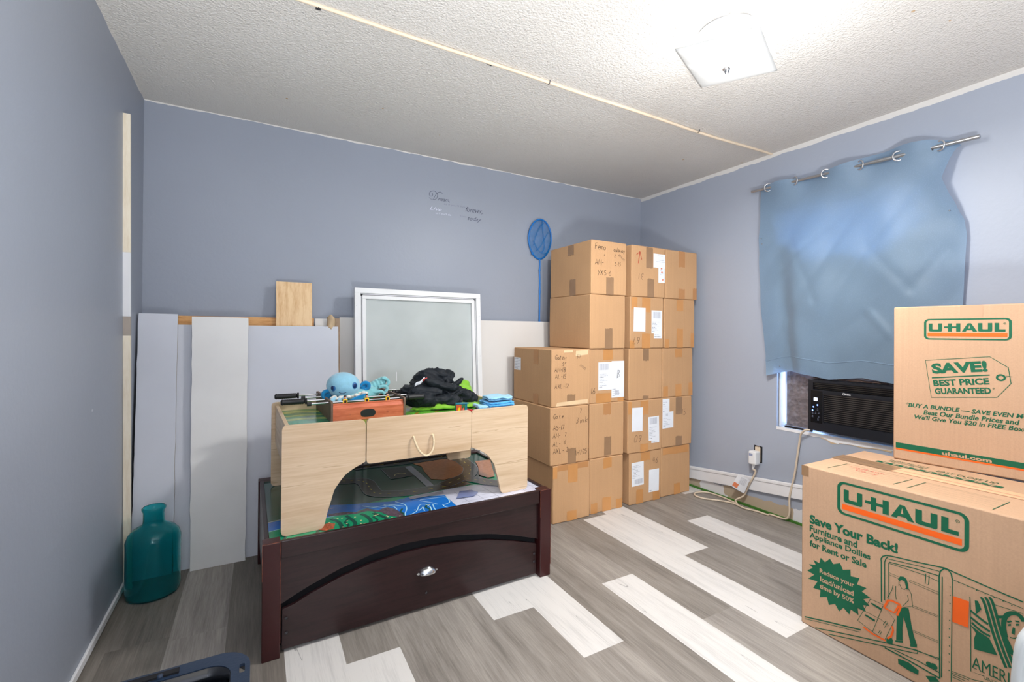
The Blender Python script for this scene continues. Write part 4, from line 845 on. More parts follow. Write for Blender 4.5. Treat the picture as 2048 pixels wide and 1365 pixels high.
def cup(u, v):
    a = math.pi * u
    r = .040 * (1 - .10 * math.sin(math.pi * v))
    return Vector((.577 - r * math.cos(a) * math.cos(v * math.pi / 2 * .98), -.022 - .024 * math.sin(v * math.pi / 2) * math.sin(a) ** .6, .152 + .019 * math.sin(a) * math.cos(v * math.pi / 2 * .95) + .002))
mb.grid(lambda u, v: Vector((.577 - .034 * math.cos(math.pi * u), +.0215 - .024 * math.sin(math.pi * u) ** .7 * math.sin(math.pi * .5 * v), .146 + .024 * math.sin(math.pi * u) ** .8 * math.cos(math.pi * .5 * v))), 24, 10)
mb.prism([(.577 + .043 * math.cos(a), .149 + .007 * math.sin(a)) for a in [2 * math.pi * i / 24 for i in range(24)]], frt, .022 - .0445, -.0205 - .0)
mb.build('cup_pull', 'chrome', dr, smooth=40, solid=.0015)
for x, z in ((.075, .118), (.075, .068), (1.078, .105), (1.078, .070), (.573, .068)):
    MB().lathe([(.0004, 0), (.0045, 0), (.005, -.002)], M=Matrix.Rotation(math.radians(-90), 3, 'X'), c=(x, .0212, z), seg=14).build('screw_cap', 'dark_metal', dr)
# the printed mat, in thin layers of ink on a green sheet
Z0 = TH - .0080
def mat_layer(mb, pts, off, m): mb.poly(pts, FXY((0, 0, Z0)), off, m)
fxy = FXY((0, 0, Z0))
mats = ['mat_green', 'mat_green_shaded', 'mat_teal_line', 'mat_river', 'mat_foam', 'mat_rock', 'mat_tile', 'mat_tile_line', 'mat_road', 'mat_road_edge', 'mat_road_dash', 'mat_sand', 'mat_flower', 'mat_house', 'mat_slate_blue', 'mat_court']
mb = MB()
mb.box(.018, TW - .018, .020, TD - .022, Z0 - .001, Z0, 0)
_n = [0]
def lay():
    _n[0] += 1
    return _n[0] * .00003
mb.poly([(.02, .19), (.55, .26), (.9, .30), (1.13, .36), (1.13, .765), (.02, .765)], fxy, lay(), 1)  # far part of the mat, shade painted into the green
mb.poly(ART['m_river'][:10] + ART['m_river'][10:], fxy, lay(), 3)
mb.poly([(.022, .13), (.26, .17), (.26, .245), (.022, .21)], fxy, lay(), 3)
mb.ribbon([(.022, .125), (.12, .150), (.26, .165)], .004, fxy, lay(), 4)
mb.ribbon([(.022, .215), (.12, .235), (.26, .25)], .006, fxy, lay(), 9)
mb.poly([(.56, .23), (.86, .24), (.97, .20), (1.132, .20), (1.132, .025), (.80, .022), (.795, .012 + .008), (.705, .024), (.708, .17)], fxy, lay(), 6)
for x in (.77, .84, .91, .98, 1.05, 1.11): mb.ribbon([(x, .024), (x - .01, .19)], .0016, fxy, lay(), 7)
for y in (.06, .10, .145): mb.ribbon([(.74, y), (1.13, y)], .0014, fxy, lay(), 7)
mb.poly(ART['m_rock'], fxy, lay(), 5)
for l in ART['m_waves']: mb.ribbon(smooth_path(l, 4), .014, fxy, lay(), 2)
for i in range(6):
    x = .06 + i * .105
    mb.ribbon([(x, .024), (x + .012, .05), (x + .004, .08), (x + .02, .11)], .009, fxy, lay(), 2)
for l in ART['m_ripples']: mb.ribbon(smooth_path(l, 5), .0042, fxy, lay(), 4)
for x, y in ART['m_flowers'] + [(.05 + .07 * i, .04 + .028 * (i % 3)) for i in range(9)]:
    mb.poly([(x + .0042 * math.cos(a), y + .0036 * math.sin(a)) for a in [i * math.pi / 3 for i in range(6)]], fxy, lay(), 12)
mb.poly(ART['m_lodge'], fxy, lay(), 13)
mb.poly(ART['m_bridge'], fxy, lay(), 9)
mb.poly(ART['m_sand'], fxy, lay(), 11)
mb.poly(ART['m_walk'], fxy, lay(), 9)
mb.poly(ART['m_court'], fxy, lay(), 15)
mb.ribbon(ART['m_court'], .003, fxy, lay(), 9, closed=True)
cc = [sum(p[i] for p in ART['m_court']) / 4 for i in (0, 1)]
mb.ribbon([(cc[0] + .028 * math.cos(a), cc[1] - .05 + .03 * math.sin(a)) for a in [math.pi * i / 10 for i in range(11)]], .0025, fxy, lay(), 12)
for l in ART['m_road'] + [ART['m_road_right'], [(.885, .335), (.93, .27), (.965, .215), (1.02, .185), (1.10, .165)]]:
    pth = smooth_path(l, 5)
    mb.ribbon(pth, .078, fxy, lay(), 9)
    mb.ribbon(pth, .0735, fxy, lay(), 8)
    for i in range(0, len(pth) - 2, 3): mb.ribbon(pth[i:i + 2], .004, fxy, lay(), 10)
mb.poly(ART['m_sand_right'], fxy, lay(), 11)
mb.poly(ART['m_station'], fxy, lay(), 14)
mb.build('printed_mat', mats, TT)

# ------------------------------------------------------------------ the pale activity table standing on it
AT = thing('activity_table', 'pale wood activity table with arched legs and rope handled drawer on the dark play table', 'activity table', (.0758, 1.776, TH - .0075), math.radians(1.67))
AW, AD, AH = 1.014, .60, .386
legL = [(.016, 0), (.118, 0), (.134, .004), (.142, .018), (.152, .060), (.164, .100), (.174, .133), (.186, .152), (.210, .182), (.245, .205), (.268, .215), (.280, .222), (.285, .235), (.285, .365), (.281, .376), (.270, .383), (.020, .386), (.008, .384), (.002, .378), (0, .370), (0, .016), (.004, .006)]
arc_ = [(p_.x, p_.y) for p_ in smooth_path([(x, z, 0) for x, z in legL[1:14]], 4)]
legL = legL[:1] + arc_ + legL[14:]
legR = [(AW - x, z) for x, z in legL]
mid = rrect(.2885, AW - .2885 + .002, .213, .384, .016)
fa = FXZ()
for L in (legL, legR): MB().prism(L, fa, 0, -.014).build('leg_panel', 'pale_oak_laminate', AT, bevel=.0012)
dw = MB().prism(mid, fa, 0, -.014).build('drawer', 'pale_oak_laminate', AT, bevel=.0012)
MB().box(.30, AW - .30, .015, .40, .225, .30).build('drawer_box', 'pale_oak_laminate_side', dw)
hp = [(.469, -.001, .297), (.469, -.010, .298), (.473, -.016, .280), (.487, -.020, .247), (.508, -.022, .225), (.526, -.021, .222), (.545, -.018, .238), (.552, -.015, .268), (.550, -.010, .296), (.549, -.001, .297)]
MB().tube(smooth_path(hp, 5), .0042, 10).build('rope_handle', 'rope', dw, smooth=60)
fb = FXZ((0, AD, 0))
for L in (legL, legR): MB().prism(L, fb, 0, -.014).build('back_leg_panel', 'pale_oak_laminate_side', AT, bevel=.0012)
MB().prism(mid, fb, 0, -.014).build('back_panel', 'pale_oak_laminate_side', AT, bevel=.0012)
for x in (.016, AW - .030):
    MB().box(x, x + .014, .014, AD, .20, .372).build('side_panel', 'pale_oak_laminate_side', AT, bevel=.001)
mb = MB()
mb.box(.030, AW - .030, .014, AD, .330, .3445, 0)
f2 = FXY((0, 0, .3446))
ml = ['mat_lime', 'mat_yellow_green', 'mat_road', 'mat_road_edge', 'mat_river', 'mat_green', 'toy_red']
mb.box(.031, AW - .031, .015, AD - .001, .3446, .3452, 0)
f2 = FXY((0, 0, .3453))
_n[0] = 0
mb.poly([(.032, .05), (.25, .05), (.26, .55), (.032, .59)], f2, lay(), 5)
for yy_, w_ in ((.52, .05), (.42, .03), (.33, .045)): mb.ribbon([(.032, yy_), (.10, yy_ + .02), (.2, yy_ - .01)], w_, f2, lay(), 1)
mb.ribbon([(.10, .02), (.13, .10), (.16, .13), (.24, .14)], .07, f2, lay(), 3)
mb.ribbon([(.10, .02), (.13, .10), (.16, .13), (.24, .14)], .060, f2, lay(), 2)
mb.ribbon([(.48, .38), (.70, .36), (.95, .38)], .05, f2, lay(), 4)
mb.ribbon([(.48, .03), (.58, .10), (.70, .13), (.80, .06), (.95, .05)], .075, f2, lay(), 3)
mb.ribbon([(.48, .03), (.58, .10), (.70, .13), (.80, .06), (.95, .05)], .064, f2, lay(), 2)
for x, y in ((.52, .20), (.56, .24), (.50, .26), (.58, .19), (.66, .25)): mb.ribbon([(x, y), (x + .02, y + .01)], .010, f2, lay(), 6)
mb.build('table_top', ml, AT)

# ------------------------------------------------------------------ toy football table on the activity table
ATZ = TH - .0075 + .3453 + .0006
FT = thing('football_table', 'small red brown tabletop football game on the pale table, plush toy lying in it', 'table football game', (.262, 1.985, ATZ), math.radians(2.0))
FW, FD, FH = .312, .40, .072
for x in (0, FW - .009):
    MB().prism(rrect(0, FD, 0, FH + .011, .006, rs=(.004, .004, .012, .012)), Fr((x, 0, 0), (0, 1, 0), (0, 0, 1)), 0, .009).build('side_board', 'dark_fibreboard', FT, bevel=.0008)
for y in (0.003, FD - .012):
    s_ = 1 if y < .1 else -1
    prof = [(0, 0), (.009, 0), (.009, FH - .002), (.016 if s_ > 0 else .009, FH - .002), (.014, FH), (0, FH - .020)]
    MB().prism([(y + (a if s_ > 0 else .009 - a), b_) for a, b_ in prof], Fr((.009, 0, 0), (0, 1, 0), (0, 0, 1)), 0, FW - .018).build('end_board', 'cherry_veneer', FT)
MB().box(.009, FW - .009, .012, FD - .012, .012, .020).build('playing_field', 'mat_green', FT)
gl_ = MB().prism([(FW / 2 - .006 + .031 * math.copysign(abs(math.cos(a)) ** .6, math.cos(a)), .026 + .016 * math.copysign(abs(math.sin(a)) ** .8, math.sin(a))) for a in [2 * math.pi * i / 28 for i in range(28)]], FXZ((0, .003, 0)), .0, .0012).build('goal_slot', 'black_rubber', FT)
for x in (.075, .232): MB().lathe([(.0003, -.001), (.003, -.001), (.003, .001)], (x, .0025, .026), 10, M=Matrix.Rotation(math.radians(90), 3, 'X')).build('screw', 'dark_metal', FT)
for j, (y, z, shift) in enumerate(((.050, FH + .001, .030), (.145, FH + .001, -.030), (.245, FH + .001, .020), (.345, FH + .001, -.020))):
    rod = MB().tube([(-.082 + (.014 if j in (0, 2) else 0), y, z), (FW + .06, y, z)], .0042, 10).build('rod', 'chrome', FT, smooth=60)
    left = j in (1, 3)
    hx = (-.105 + shift, -.035 + shift) if left else (FW + .035 + shift, FW + .105 + shift)
    hx = (-.172 - .010 * (j == 3), -.072 - .010 * (j == 3)) if left else (FW + .014, FW + .104)
    M_ = Matrix.Rotation(math.radians(90), 3, 'Y')
    L_ = hx[1] - hx[0]
    prof = [(.001, 0), (.008, 0), (.0125, .005)] + [(.0125 - (.0016 if i % 2 else 0), .008 + i * (L_ - .024) / 18) for i in range(19)] + [(.0105, L_ - .012), (.008, L_ - .010), (.0135, L_ - .006), (.0135, L_), (.001, L_)]
    if not left: prof = [(r_, L_ - z_) for r_, z_ in prof]
    MB().lathe(prof, (hx[0], y, z), 18, M=M_).build('grip', 'black_rubber', rod, smooth=50)
    ex = FW + .012 if left else -.075
    MB().lathe([(.001, -.008), (.0085, -.008), (.0085, .008), (.001, .008)], (ex, y, z), 14, M=M_).build('rod_stop', 'black_rubber', rod)
    for x in (.065, .155, .245) if j == 0 else ((.05, .10) if j == 1 else ()):
        red = j == 1
        pl = MB().box(x - .0095, x + .0095, y - .006, y + .006, z - .010, z + .010).build('player', 'toy_red' if red else 'toy_yellow', rod, bevel=.0025)
        if not red:
            MB().box(x - .008, x + .008, y - .0055, y + .0055, z - .024, z - .010).build('shorts', 'toy_red' if x != .155 else 'toy_blue', pl, bevel=.002)
            MB().prism([(x - .005, z + .007), (x + .005, z + .007), (x + .0045, z - .003), (x, z - .007), (x - .0045, z - .003)], FXZ((0, y - .006, 0)), 0, .0005).build('shirt_emblem', 'toy_hair', pl)
            MB().ball((x, y, z + .0175), (.0050, .0055, .0075)).build('head', 'toy_skin', pl, smooth=60)
            MB().ball((x, y + .001, z + .0215), (.0056, .0056, .0050)).build('hair', 'toy_hair', pl, smooth=60)

# ------------------------------------------------------------------ plush toy in the game
PZ = ATZ + FH
PT = thing('plush_toy', 'pale blue plush toy with big round head, blue eyes and deep blue fins', 'plush toy', (.345, 2.16, PZ))
hd = MB().ball((-.008, 0, .056), (.072, .064, .060), seg=36, rot=(0, math.radians(6), 0)).build('head', 'plush_blue', PT, smooth=80)
for ex, ey, ez, ry in ((.030, -.050, .058, .45), (-.056, -.040, .052, -.95)):
    M_ = (Matrix.Rotation(ry, 3, 'Z') @ Matrix.Rotation(math.radians(90), 3, 'X'))
    ev = MB().ball((ex, ey, ez), (.0150, .0060, .0155), rot=(0, 0, ry)).build('eye', 'eye_ring', hd, smooth=80)
    o_ = Vector((math.sin(ry), -math.cos(ry), 0)) * .0045
    MB().ball(Vector((ex, ey, ez)) + o_, (.0090, .0036, .0095), rot=(0, 0, ry)).build('pupil', 'eye_navy', ev, smooth=80)
MB().tube(smooth_path([(-.036, -.0615, .036), (-.028, -.0645, .030), (-.016, -.0660, .0295), (-.006, -.0655, .034)], 5), .0014, 6).build('smile', 'eye_navy', hd)
blob('body', [((.06, .01, .010), (.065, .045, .030)), ((.10, .02, .016), (.06, .040, .030)), ((.02, .0, .008), (.06, .05, .024))], .005, 'plush_teal', PT, 30, .002)
for sx, rr_ in ((-1, (0, .35, .5)), (1, (0, -.5, -.4))):
    mb = MB()
    cx = -.075 if sx < 0 else .082
    cz = .020 if sx < 0 else .050
    mb.tube(smooth_path([(cx - sx * .020, -.010, cz + .000), (cx - sx * .002, -.014, cz + .016), (cx + sx * .016, -.014, cz + .010), (cx + sx * .018, -.012, cz - .008), (cx + sx * .002, -.010, cz - .018)], 5), [.006 + .003 * math.sin(math.pi * i / 20) for i in range(21)], 12)
    mb.ball((cx - sx * .002, -.002, cz - .002), (.018, .010, .018))
    mb.build('fin', 'plush_deep', PT, smooth=80)
mb = MB()
for i in range(14):
    a = i / 13
    mb.ball((-.062 + .14 * a, -.058 + .012 * math.sin(i * 1.9), .010 + .020 * max(0, a - .55) * 2 + .004 * math.sin(i * 2.3)), (.010, .008, .0075))
mb.build('fluffy_collar', 'plush_white', PT, smooth=80)
for pts in ([(-.052, -.05, .006), (-.070, -.085, .000), (-.080, -.100, -.003)], [(-.015, -.058, .006), (-.012, -.085, .002), (-.022, -.100, -.004)], [(-.034, -.056, .004), (-.036, -.082, .000), (-.040, -.096, -.005)]):
    MB().tube(smooth_path(pts, 5), [.011 - .004 * i / 10 for i in range(11)], 12).build('arm', 'plush_blue', PT, smooth=80)
MB().prism([(.005, -.002), (.040, .012), (.078, .022), (.060, -.004), (.025, -.014)], FXZ((0, -.072, .004)), 0, .010).build('bow', 'plush_deep', PT, bevel=.003)
mb = MB()
def tail(u, v):
    c = Vector((.075 + .105 * v, .045, .012 + .052 * v))
    r_ = .030 * (1 - .12 * v) + .0016 * math.sin(v * 46)
    a = 2 * math.pi * u
    return c + Vector((-.35 * math.cos(a), .0, .94 * math.cos(a))) * r_ * .85 + Vector((0, 1, 0)) * math.sin(a) * r_
mb.grid(tail, 28, 60)
mb.ball((.180, .045, .064), (.014, .025, .024), rot=(0, .4, 0))
mb.build('ribbed_tail', 'plush_teal', PT, smooth=80)
for pts in ([(.168, .02, .080), (.192, .015, .072), (.196, .012, .055), (.182, .012, .040)], [(.150, .0, .040), (.172, -.004, .045), (.186, -.004, .034), (.178, -.006, .018)], [(.12, -.01, .018), (.155, -.018, .022), (.172, -.020, .010)]):
    MB().tube(smooth_path(pts, 5), .0075, 10).build('tail_frill', 'plush_teal', PT, smooth=80)

# ------------------------------------------------------------------ clothes, towels and small things on the table
GZ = ATZ
lime = blob('lime_cloth', [((.93, 2.225, GZ + .050), (.070, .060, .050), (0, .3, 0)), ((.955, 2.25, GZ + .072), (.040, .045, .050)), ((.74, 2.10, GZ + .009), (.12, .030, .011)), ((.80, 2.14, GZ + .012), (.13, .10, .012)), ((.90, 2.10, GZ + .010), (.08, .05, .012)), ((.78, 2.085, GZ + .016), (.05, .022, .016))], .006, 'lime_cloth', None, 22, .004, .004, 26, (1, .4, 0), GZ + .0005)
tag(lime, 'bright lime green cloth crumpled under the black garment', 'cloth')
BJ = thing('black_garment', 'black jacket bunched in a heap on the pale table behind the drawer', 'jacket', (.76, 2.17, GZ + .022))
blob('jacket_body', [((-.045, .00, .052), (.105, .095, .042), (0, .05, 0)), ((-.075, -.03, .030), (.085, .080, .036)), ((.09, .01, .042), (.110, .080, .040), (0, .18, .1)), ((.165, -.01, .024), (.060, .060, .030), (0, .35, 0)), ((-.01, .03, .110), (.085, .060, .050), (0, -.08, 0)), ((.035, .03, .125), (.05, .05, .038)), ((-.055, .03, .102), (.052, .05, .034), (0, -.5, 0)), ((.075, .03, .100), (.035, .045, .050), (0, .5, 0))],
     .0042, 'black_cloth', BJ, 15, .014, .0105, 25, (1, .5, 0), -.018)
blob('rolled_hem', [((-.005, -.055, .098), (.060, .016, .020), (0, .42, 0)), ((.055, -.062, .080), (.055, .018, .018), (0, .10, 0)), ((.105, -.055, .096), (.038, .013, .013), (0, -.65, 0))], .0035, 'black_cloth', BJ, 25, .004, .004, 34)
blob('sleeve', [((-.07, -.085, .030), (.075, .030, .026), (0, .25, .2)), ((.045, -.085, .020), (.085, .030, .024), (0, .1, -.1))], .004, 'black_cloth', BJ, 18, .008, .008, 30)
mb = MB()
mb.grid(lambda u, v: Vector((-.108 + .048 * u, -.048 - .004 * math.sin(u * 3) - .005 * v, .086 + .030 * u + .016 * v + .003 * math.sin(u * 9))), 10, 4, 0)
mb.grid(lambda u, v: Vector((-.070 + .020 * u, -.0545 - .004 * v, .113 + .006 * u + .012 * v)), 4, 3, 1)
mb.build('printed_lining', ['label_paper', 'print_red'], BJ, smooth=60, solid=.0015)

def towel(name, label, x0, x1, y0, y1, z0, h, layers, m, rz=0.0, seed=0):
    """a folded towel: a stack of rounded folds in one cloth"""
    mb = MB()
    for i in range(layers):
        a, b_ = z0 + h * i / layers, z0 + h * (i + 1) / layers
        dx, dy = .004 * math.sin(seed + i * 2.1), .004 * math.cos(seed + i * 1.7)
        def f(u, v, a=a, b_=b_, dx=dx, dy=dy):
            ang = 2 * math.pi * u
            ca, sa = math.cos(ang), math.sin(ang)
            p = lambda q: math.copysign(abs(q) ** .38, q)
            w = math.sin(v * math.pi)
            e = 1 - .06 * (1 - abs(math.cos(v * math.pi))) * 0 - .09 * (abs(2 * v - 1) ** 3)
            X = (x0 + x1) / 2 + dx + (x1 - x0) / 2 * p(ca) * e
            Y = (y0 + y1) / 2 + dy + (y1 - y0) / 2 * p(sa) * e
            wob = .010 * noise.noise(Vector((X * 26 + seed, Y * 20, 0))) + .004 * noise.noise(Vector((X * 70, Y * 70, seed + v)))
            return Vector((X, Y, lerp(a, b_, v) + wob))
        mb.grid(f, 48, 8, 0)
        top = [f(k / 48, 1) for k in range(48)]
        bot = [f(k / 48, 0) for k in range(48)]
        mb.add(top, [tuple(range(48))])
        mb.add(bot, [tuple(range(48))[::-1]])
    o = mb.build(name, m, smooth=50)
    return tag(o, label, 'towel', 'folded blue towels on the pale table')
towel('folded_towel', 'bright blue folded towel, lowest layers of the towel pile', .925, 1.068, 1.862, 1.985, GZ, .028, 3, 'towel_blue', 0, 1)
towel('folded_towel', 'sky blue folded towel in the middle of the towel pile', .920, 1.066, 1.868, 1.99, GZ + .0315, .019, 2, 'towel_blue', 0, 4)
towel('folded_towel', 'palest blue folded towel on top of the towel pile', .935, 1.060, 1.885, 1.995, GZ + .0540, .017, 2, 'towel_pale', 0, 7)
towel('folded_towel', 'navy folded cloth at the front left foot of the towel pile', .862, .920, 1.845, 1.935, GZ, .024, 2, 'towel_navy', 0, 2)
towel('folded_towel', 'pale blue cloth folded over the navy one beside the towel pile', .866, .921, 1.852, 1.930, GZ + .0265, .013, 1, 'towel_pale', 0, 5)

t = thing('toy_package', 'small teal edged package with orange and green pictures behind the drawer front', 'package', (.776, 1.905, GZ), math.radians(-12))
MB().box(0, .050, 0, .032, 0, .049).build('carton', 'tin_teal', t, bevel=.001)
mb = MB(); mb.box(-.002, .056, -.003, .034, .049, .0515); mb.build('lid_edge', 'tin_teal', t, bevel=.0006)
mb = MB()
mb.poly([(.001, .002), (.024, .002), (.024, .047), (.001, .047)], FXZ((0, 0, 0)), .0004, 0)
mb.poly([(.025, .002), (.040, .002), (.040, .047), (.025, .047)], FXZ((0, 0, 0)), .0004, 1)
mb.poly([(.006, .010), (.018, .014), (.016, .036), (.008, .030)], FXZ((0, 0, 0)), .0007, 2)
mb.poly([(.028, .008), (.037, .012), (.035, .034), (.029, .030)], FXZ((0, 0, 0)), .0007, 3)
mb.build('printed_picture', ['tin_orange', 'tin_green', 'toy_yellow', 'print_red'], t)
tag(MB().tube([(.834, 1.955, GZ + .0125), (.852, 1.836, GZ + .0125)], .011, 14).build('red_tube', 'red_plastic', smooth=50, bevel=.002), 'short red plastic tube lying beside the toy package', 'plastic tube')

# ------------------------------------------------------------------ handwriting: single stroke letters on a 4 x 6 grid
def arc(cx, cy, rx, ry, a0, a1, n=9):
    return [(cx + rx * math.cos(math.radians(a0 + (a1 - a0) * i / n)), cy + ry * math.sin(math.radians(a0 + (a1 - a0) * i / n))) for i in range(n + 1)]
HW = {'A': [[(0, 0), (2, 6), (3.6, 0)], [(.7, 2.2), (3, 2.3)]], 'S': [arc(2, 4.5, 1.4, 1.3, 40, 270) + arc(2, 1.6, 1.5, 1.6, 90, -150)], 'M': [[(0, 0), (.4, 6), (2, 1.5), (3.6, 6), (4, 0)]],
      'L': [[(.4, 6), (.3, 0), (3, .2)]], 'X': [[(0, 6), (3.4, 0)], [(3.4, 6), (.2, 0)]], 'Y': [[(0, 6), (1.8, 3)], [(3.8, 6), (.8, -1)]], 'F': [[(.6, 0), (.6, 6), (3.4, 6)], [(.6, 3.2), (2.6, 3.3)]], 'G': [arc(2.2, 3, 2, 2.8, 50, 300) + [(3.6, 2.6), (2.2, 2.6)]], 'J': [[(1, 5.6), (3.2, 5.4), (2.4, 3.6), (3, 1.4), (2, 0), (.6, .8)]],
      'e': [[(.5, 1.7), (3, 1.9)] + arc(1.8, 1.7, 1.3, 1.6, 10, 310)], 'm': [[(0, 0), (.2, 3)] + arc(1, 2, .7, 1, 170, 0) + [(1.7, 0)] + arc(2.5, 2, .8, 1, 170, 0) + [(3.3, 0)]], 'o': [arc(1.8, 1.5, 1.4, 1.5, 60, 420)], 'c': [arc(1.8, 1.5, 1.4, 1.5, 50, 310)], 'a': [arc(1.6, 1.5, 1.3, 1.5, 40, 400) + [(3, 0)]],
      'l': [[(.8, 6), (1, .4), (1.8, 0)]], 'w': [[(0, 3), (.8, 0), (1.8, 2.4), (2.6, 0), (3.6, 3)]], 'y': [[(.2, 3), (1.6, .4)], [(3, 3), (1, -2.4)]], 't': [[(1.4, 5), (1.4, .5), (2.4, 0)], [(.2, 3.2), (2.8, 3.4)]], 'g': [arc(1.6, 1.6, 1.3, 1.4, 40, 400) + [(2.9, -1.6), (1.6, -2.6), (.5, -1.8)]], 'r': [[(.6, 0), (.7, 3)], arc(1.7, 1.9, 1, 1.1, 180, 40)], 'i': [[(1, 3), (1, 0)], [(1, 4.2), (1.1, 4.5)]],
      'n': [[(.3, 0), (.4, 3)] + arc(1.5, 1.9, 1.1, 1.1, 170, 0) + [(2.7, 0)]], 'k': [[(.5, 6), (.5, 0)], [(3, 3.4), (.6, 1.7), (3, 0)]], '-': [[(.5, 2.8), (2.4, 3)]], '.': [[(1, 0), (1.3, .3)]], '/': [[(.4, -.6), (2.4, 6)]],
      '0': [arc(1.8, 3, 1.6, 3, 80, 440)], '1': [[(1.6, 6), (1.4, 0)]], '2': [arc(1.8, 4.4, 1.4, 1.5, 160, -30) + [(.4, .2), (3.2, 0)]], '3': [arc(1.6, 4.5, 1.3, 1.4, 140, -90) + arc(1.6, 1.6, 1.6, 1.5, 90, -140)], '4': [[(.6, 6), (.4, 3), (3, 3.2)], [(2.6, 6), (2.4, 0)]], '5': [[(3.2, 6), (1, 5.8), (.8, 3.4)] + arc(1.5, 1.8, 1.5, 1.8, 100, -130)],
      '6': [[(2.6, 6), (.9, 3)] + arc(1.8, 1.6, 1.4, 1.6, 160, 520)], '7': [[(.4, 5.8), (3.2, 6), (1.6, 0)]], '8': [arc(1.8, 4.4, 1.2, 1.4, 270, 630) + arc(1.8, 1.5, 1.5, 1.5, 90, 450)], '9': [arc(1.7, 4.2, 1.3, 1.5, 0, 360) + [(2.8, 2), (2.2, 0)]], 'B': [[(.5, 0), (.5, 6)] + arc(.8, 4.5, 1.8, 1.5, 90, -90) + arc(.8, 1.5, 2.1, 1.5, 90, -90)], ' ': []}
def write(mb, txt, fr, x, y, h, off=.0006, m=0, w=.0022, rot=0.0, flip=False, adv=1.0, slant=.12, seed=1):
    r_ = random.Random(seed)
    k = h / 6
    cx = 0.0
    ca, sa = math.cos(rot), math.sin(rot)
    for ch in txt:
        jx, jy = r_.uniform(-.25, .25), r_.uniform(-.3, .3)
        for st in HW.get(ch, []):
            pts = []
            for a, b_ in st:
                u, v = (a + cx + jx + b_ * slant) * k, (b_ + jy) * k
                if flip: u, v = -u, -v
                pts.append((x + u * ca - v * sa, y + u * sa + v * ca))
            mb.ribbon(pts, w, fr, off, m)
        cx += (2.6 if ch in '1il.-/ ' else 4.6) * adv
def paper(mb, fr, x0, x1, y0, y1, off=.0008, bars=None, lines=(), rot=0.0, seed=1):
    """a stuck-on shipping label: white paper, bar code, lines of small print"""
    r_ = random.Random(seed)
    cx, cy = (x0 + x1) / 2, (y0 + y1) / 2
    ca, sa = math.cos(rot), math.sin(rot)
    T = lambda a, b_: (cx + (a - cx) * ca - (b_ - cy) * sa, cy + (a - cx) * sa + (b_ - cy) * ca)
    P = lambda a, b_, c_, d_, o_, m: mb.poly([T(a, c_), T(b_, c_), T(b_, d_), T(a, d_)], fr, o_, m)
    P(x0, x1, y0, y1, off, 0)
    w, h = x1 - x0, y1 - y0
    if bars:
        a, b_, c_, d_ = bars
        x = x0 + w * a
        while x < x0 + w * b_:
            q = r_.uniform(.0008, .0026)
            P(x, min(x + q, x0 + w * b_), y0 + h * c_, y0 + h * d_, off + .0002, 2)
            x += q + r_.uniform(.0008, .0022)
    for ly, la, lb, dark in lines:
        x = x0 + w * la
        while x < x0 + w * lb:
            q = r_.uniform(.003, .012)
            P(x, min(x + q, x0 + w * lb), y0 + h * ly, y0 + h * ly + .0028, off + .0002, 1 if dark else 2)
            x += q + .003

# ------------------------------------------------------------------ cartons stacked against the corner
YC = 2.19
CARTONS = {}
def carton(key, x0, x1, z0, z1, label, y=YC, depth=.44, rz=0.0, group='brown cartons in the corner stack', m='kraft_cardboard'):
    if key not in ('big', 'upper'): x1 -= .0055
    w, h = x1 - x0, z1 - z0
    cx, cy = (x0 + x1) / 2, y + depth / 2
    r_ = random.Random(hash(key) % 1000 if not isinstance(key, str) else sum(ord(c) * (i + 3) for i, c in enumerate(key)))
    mb = MB()
    n = 7
    ph = [r_.uniform(0, 6) for _ in range(6)]
    def bulge(p):
        u, v, q = p.x / (w / 2), p.y / (depth / 2), (p.z - h / 2) / (h / 2)
        b_ = 0.0 if key in ('big', 'upper') else .0009
        p.x += u * b_ * math.cos(q * 1.57) * (1 + .5 * math.sin(ph[0] + v * 3)) - .0006 * u
        p.y += v * b_ * math.cos(q * 1.57) * (1 + .5 * math.sin(ph[1] + u * 3))
        return p
    def face(o, a, b_):
        o, a, b_ = Vector(o), Vector(a), Vector(b_)
        mb.grid(lambda u, v: bulge(o + a * u + b_ * v), n, n, 0)
    X, Y = w / 2, depth / 2
    face((-X, -Y, 0), (w, 0, 0), (0, 0, h))
    face((X, Y, 0), (-w, 0, 0), (0, 0, h))
    face((-X, Y, 0), (0, -depth, 0), (0, 0, h))
    face((X, -Y, 0), (0, depth, 0), (0, 0, h))
    face((-X, -Y, h), (w, 0, 0), (0, depth, 0))
    face((-X, Y, 0), (w, 0, 0), (0, -depth, 0))
    me = bpy.data.meshes.new('carton')
    bm = bmesh.new()
    vs = [bm.verts.new(v) for v in mb.v]
    for f in mb.f: bm.faces.new([vs[i] for i in f])
    bmesh.ops.remove_doubles(bm, verts=bm.verts, dist=.0004)
    bmesh.ops.recalc_face_normals(bm, faces=bm.faces)
    bm.to_mesh(me); bm.free()
    me.materials.append(MATS[m])
    me.shade_smooth(); me.set_sharp_from_angle(angle=math.radians(45))
    o = bpy.data.objects.new('cardboard_carton', me)
    COL.objects.link(o)
    md = o.modifiers.new('rounded_edges', 'BEVEL'); md.width = .005; md.segments = 2; md.limit_method = 'ANGLE'; md.angle_limit = math.radians(50)
    o.location = (cx, cy, z0)
    o.rotation_euler = (0, 0, rz)
    tag(o, label, 'cardboard box', group)
    CARTONS[key] = (o, w, h, depth)
    return o
OFFP = .0014
def front(key):
    o, w, h, d = CARTONS[key]
    return Fr((-w / 2, -d / 2, 0), (1, 0, 0), (0, 0, 1))
def side(key):
    o, w, h, d = CARTONS[key]
    return Fr((-w / 2, d / 2, 0), (0, -1, 0), (0, 0, 1))
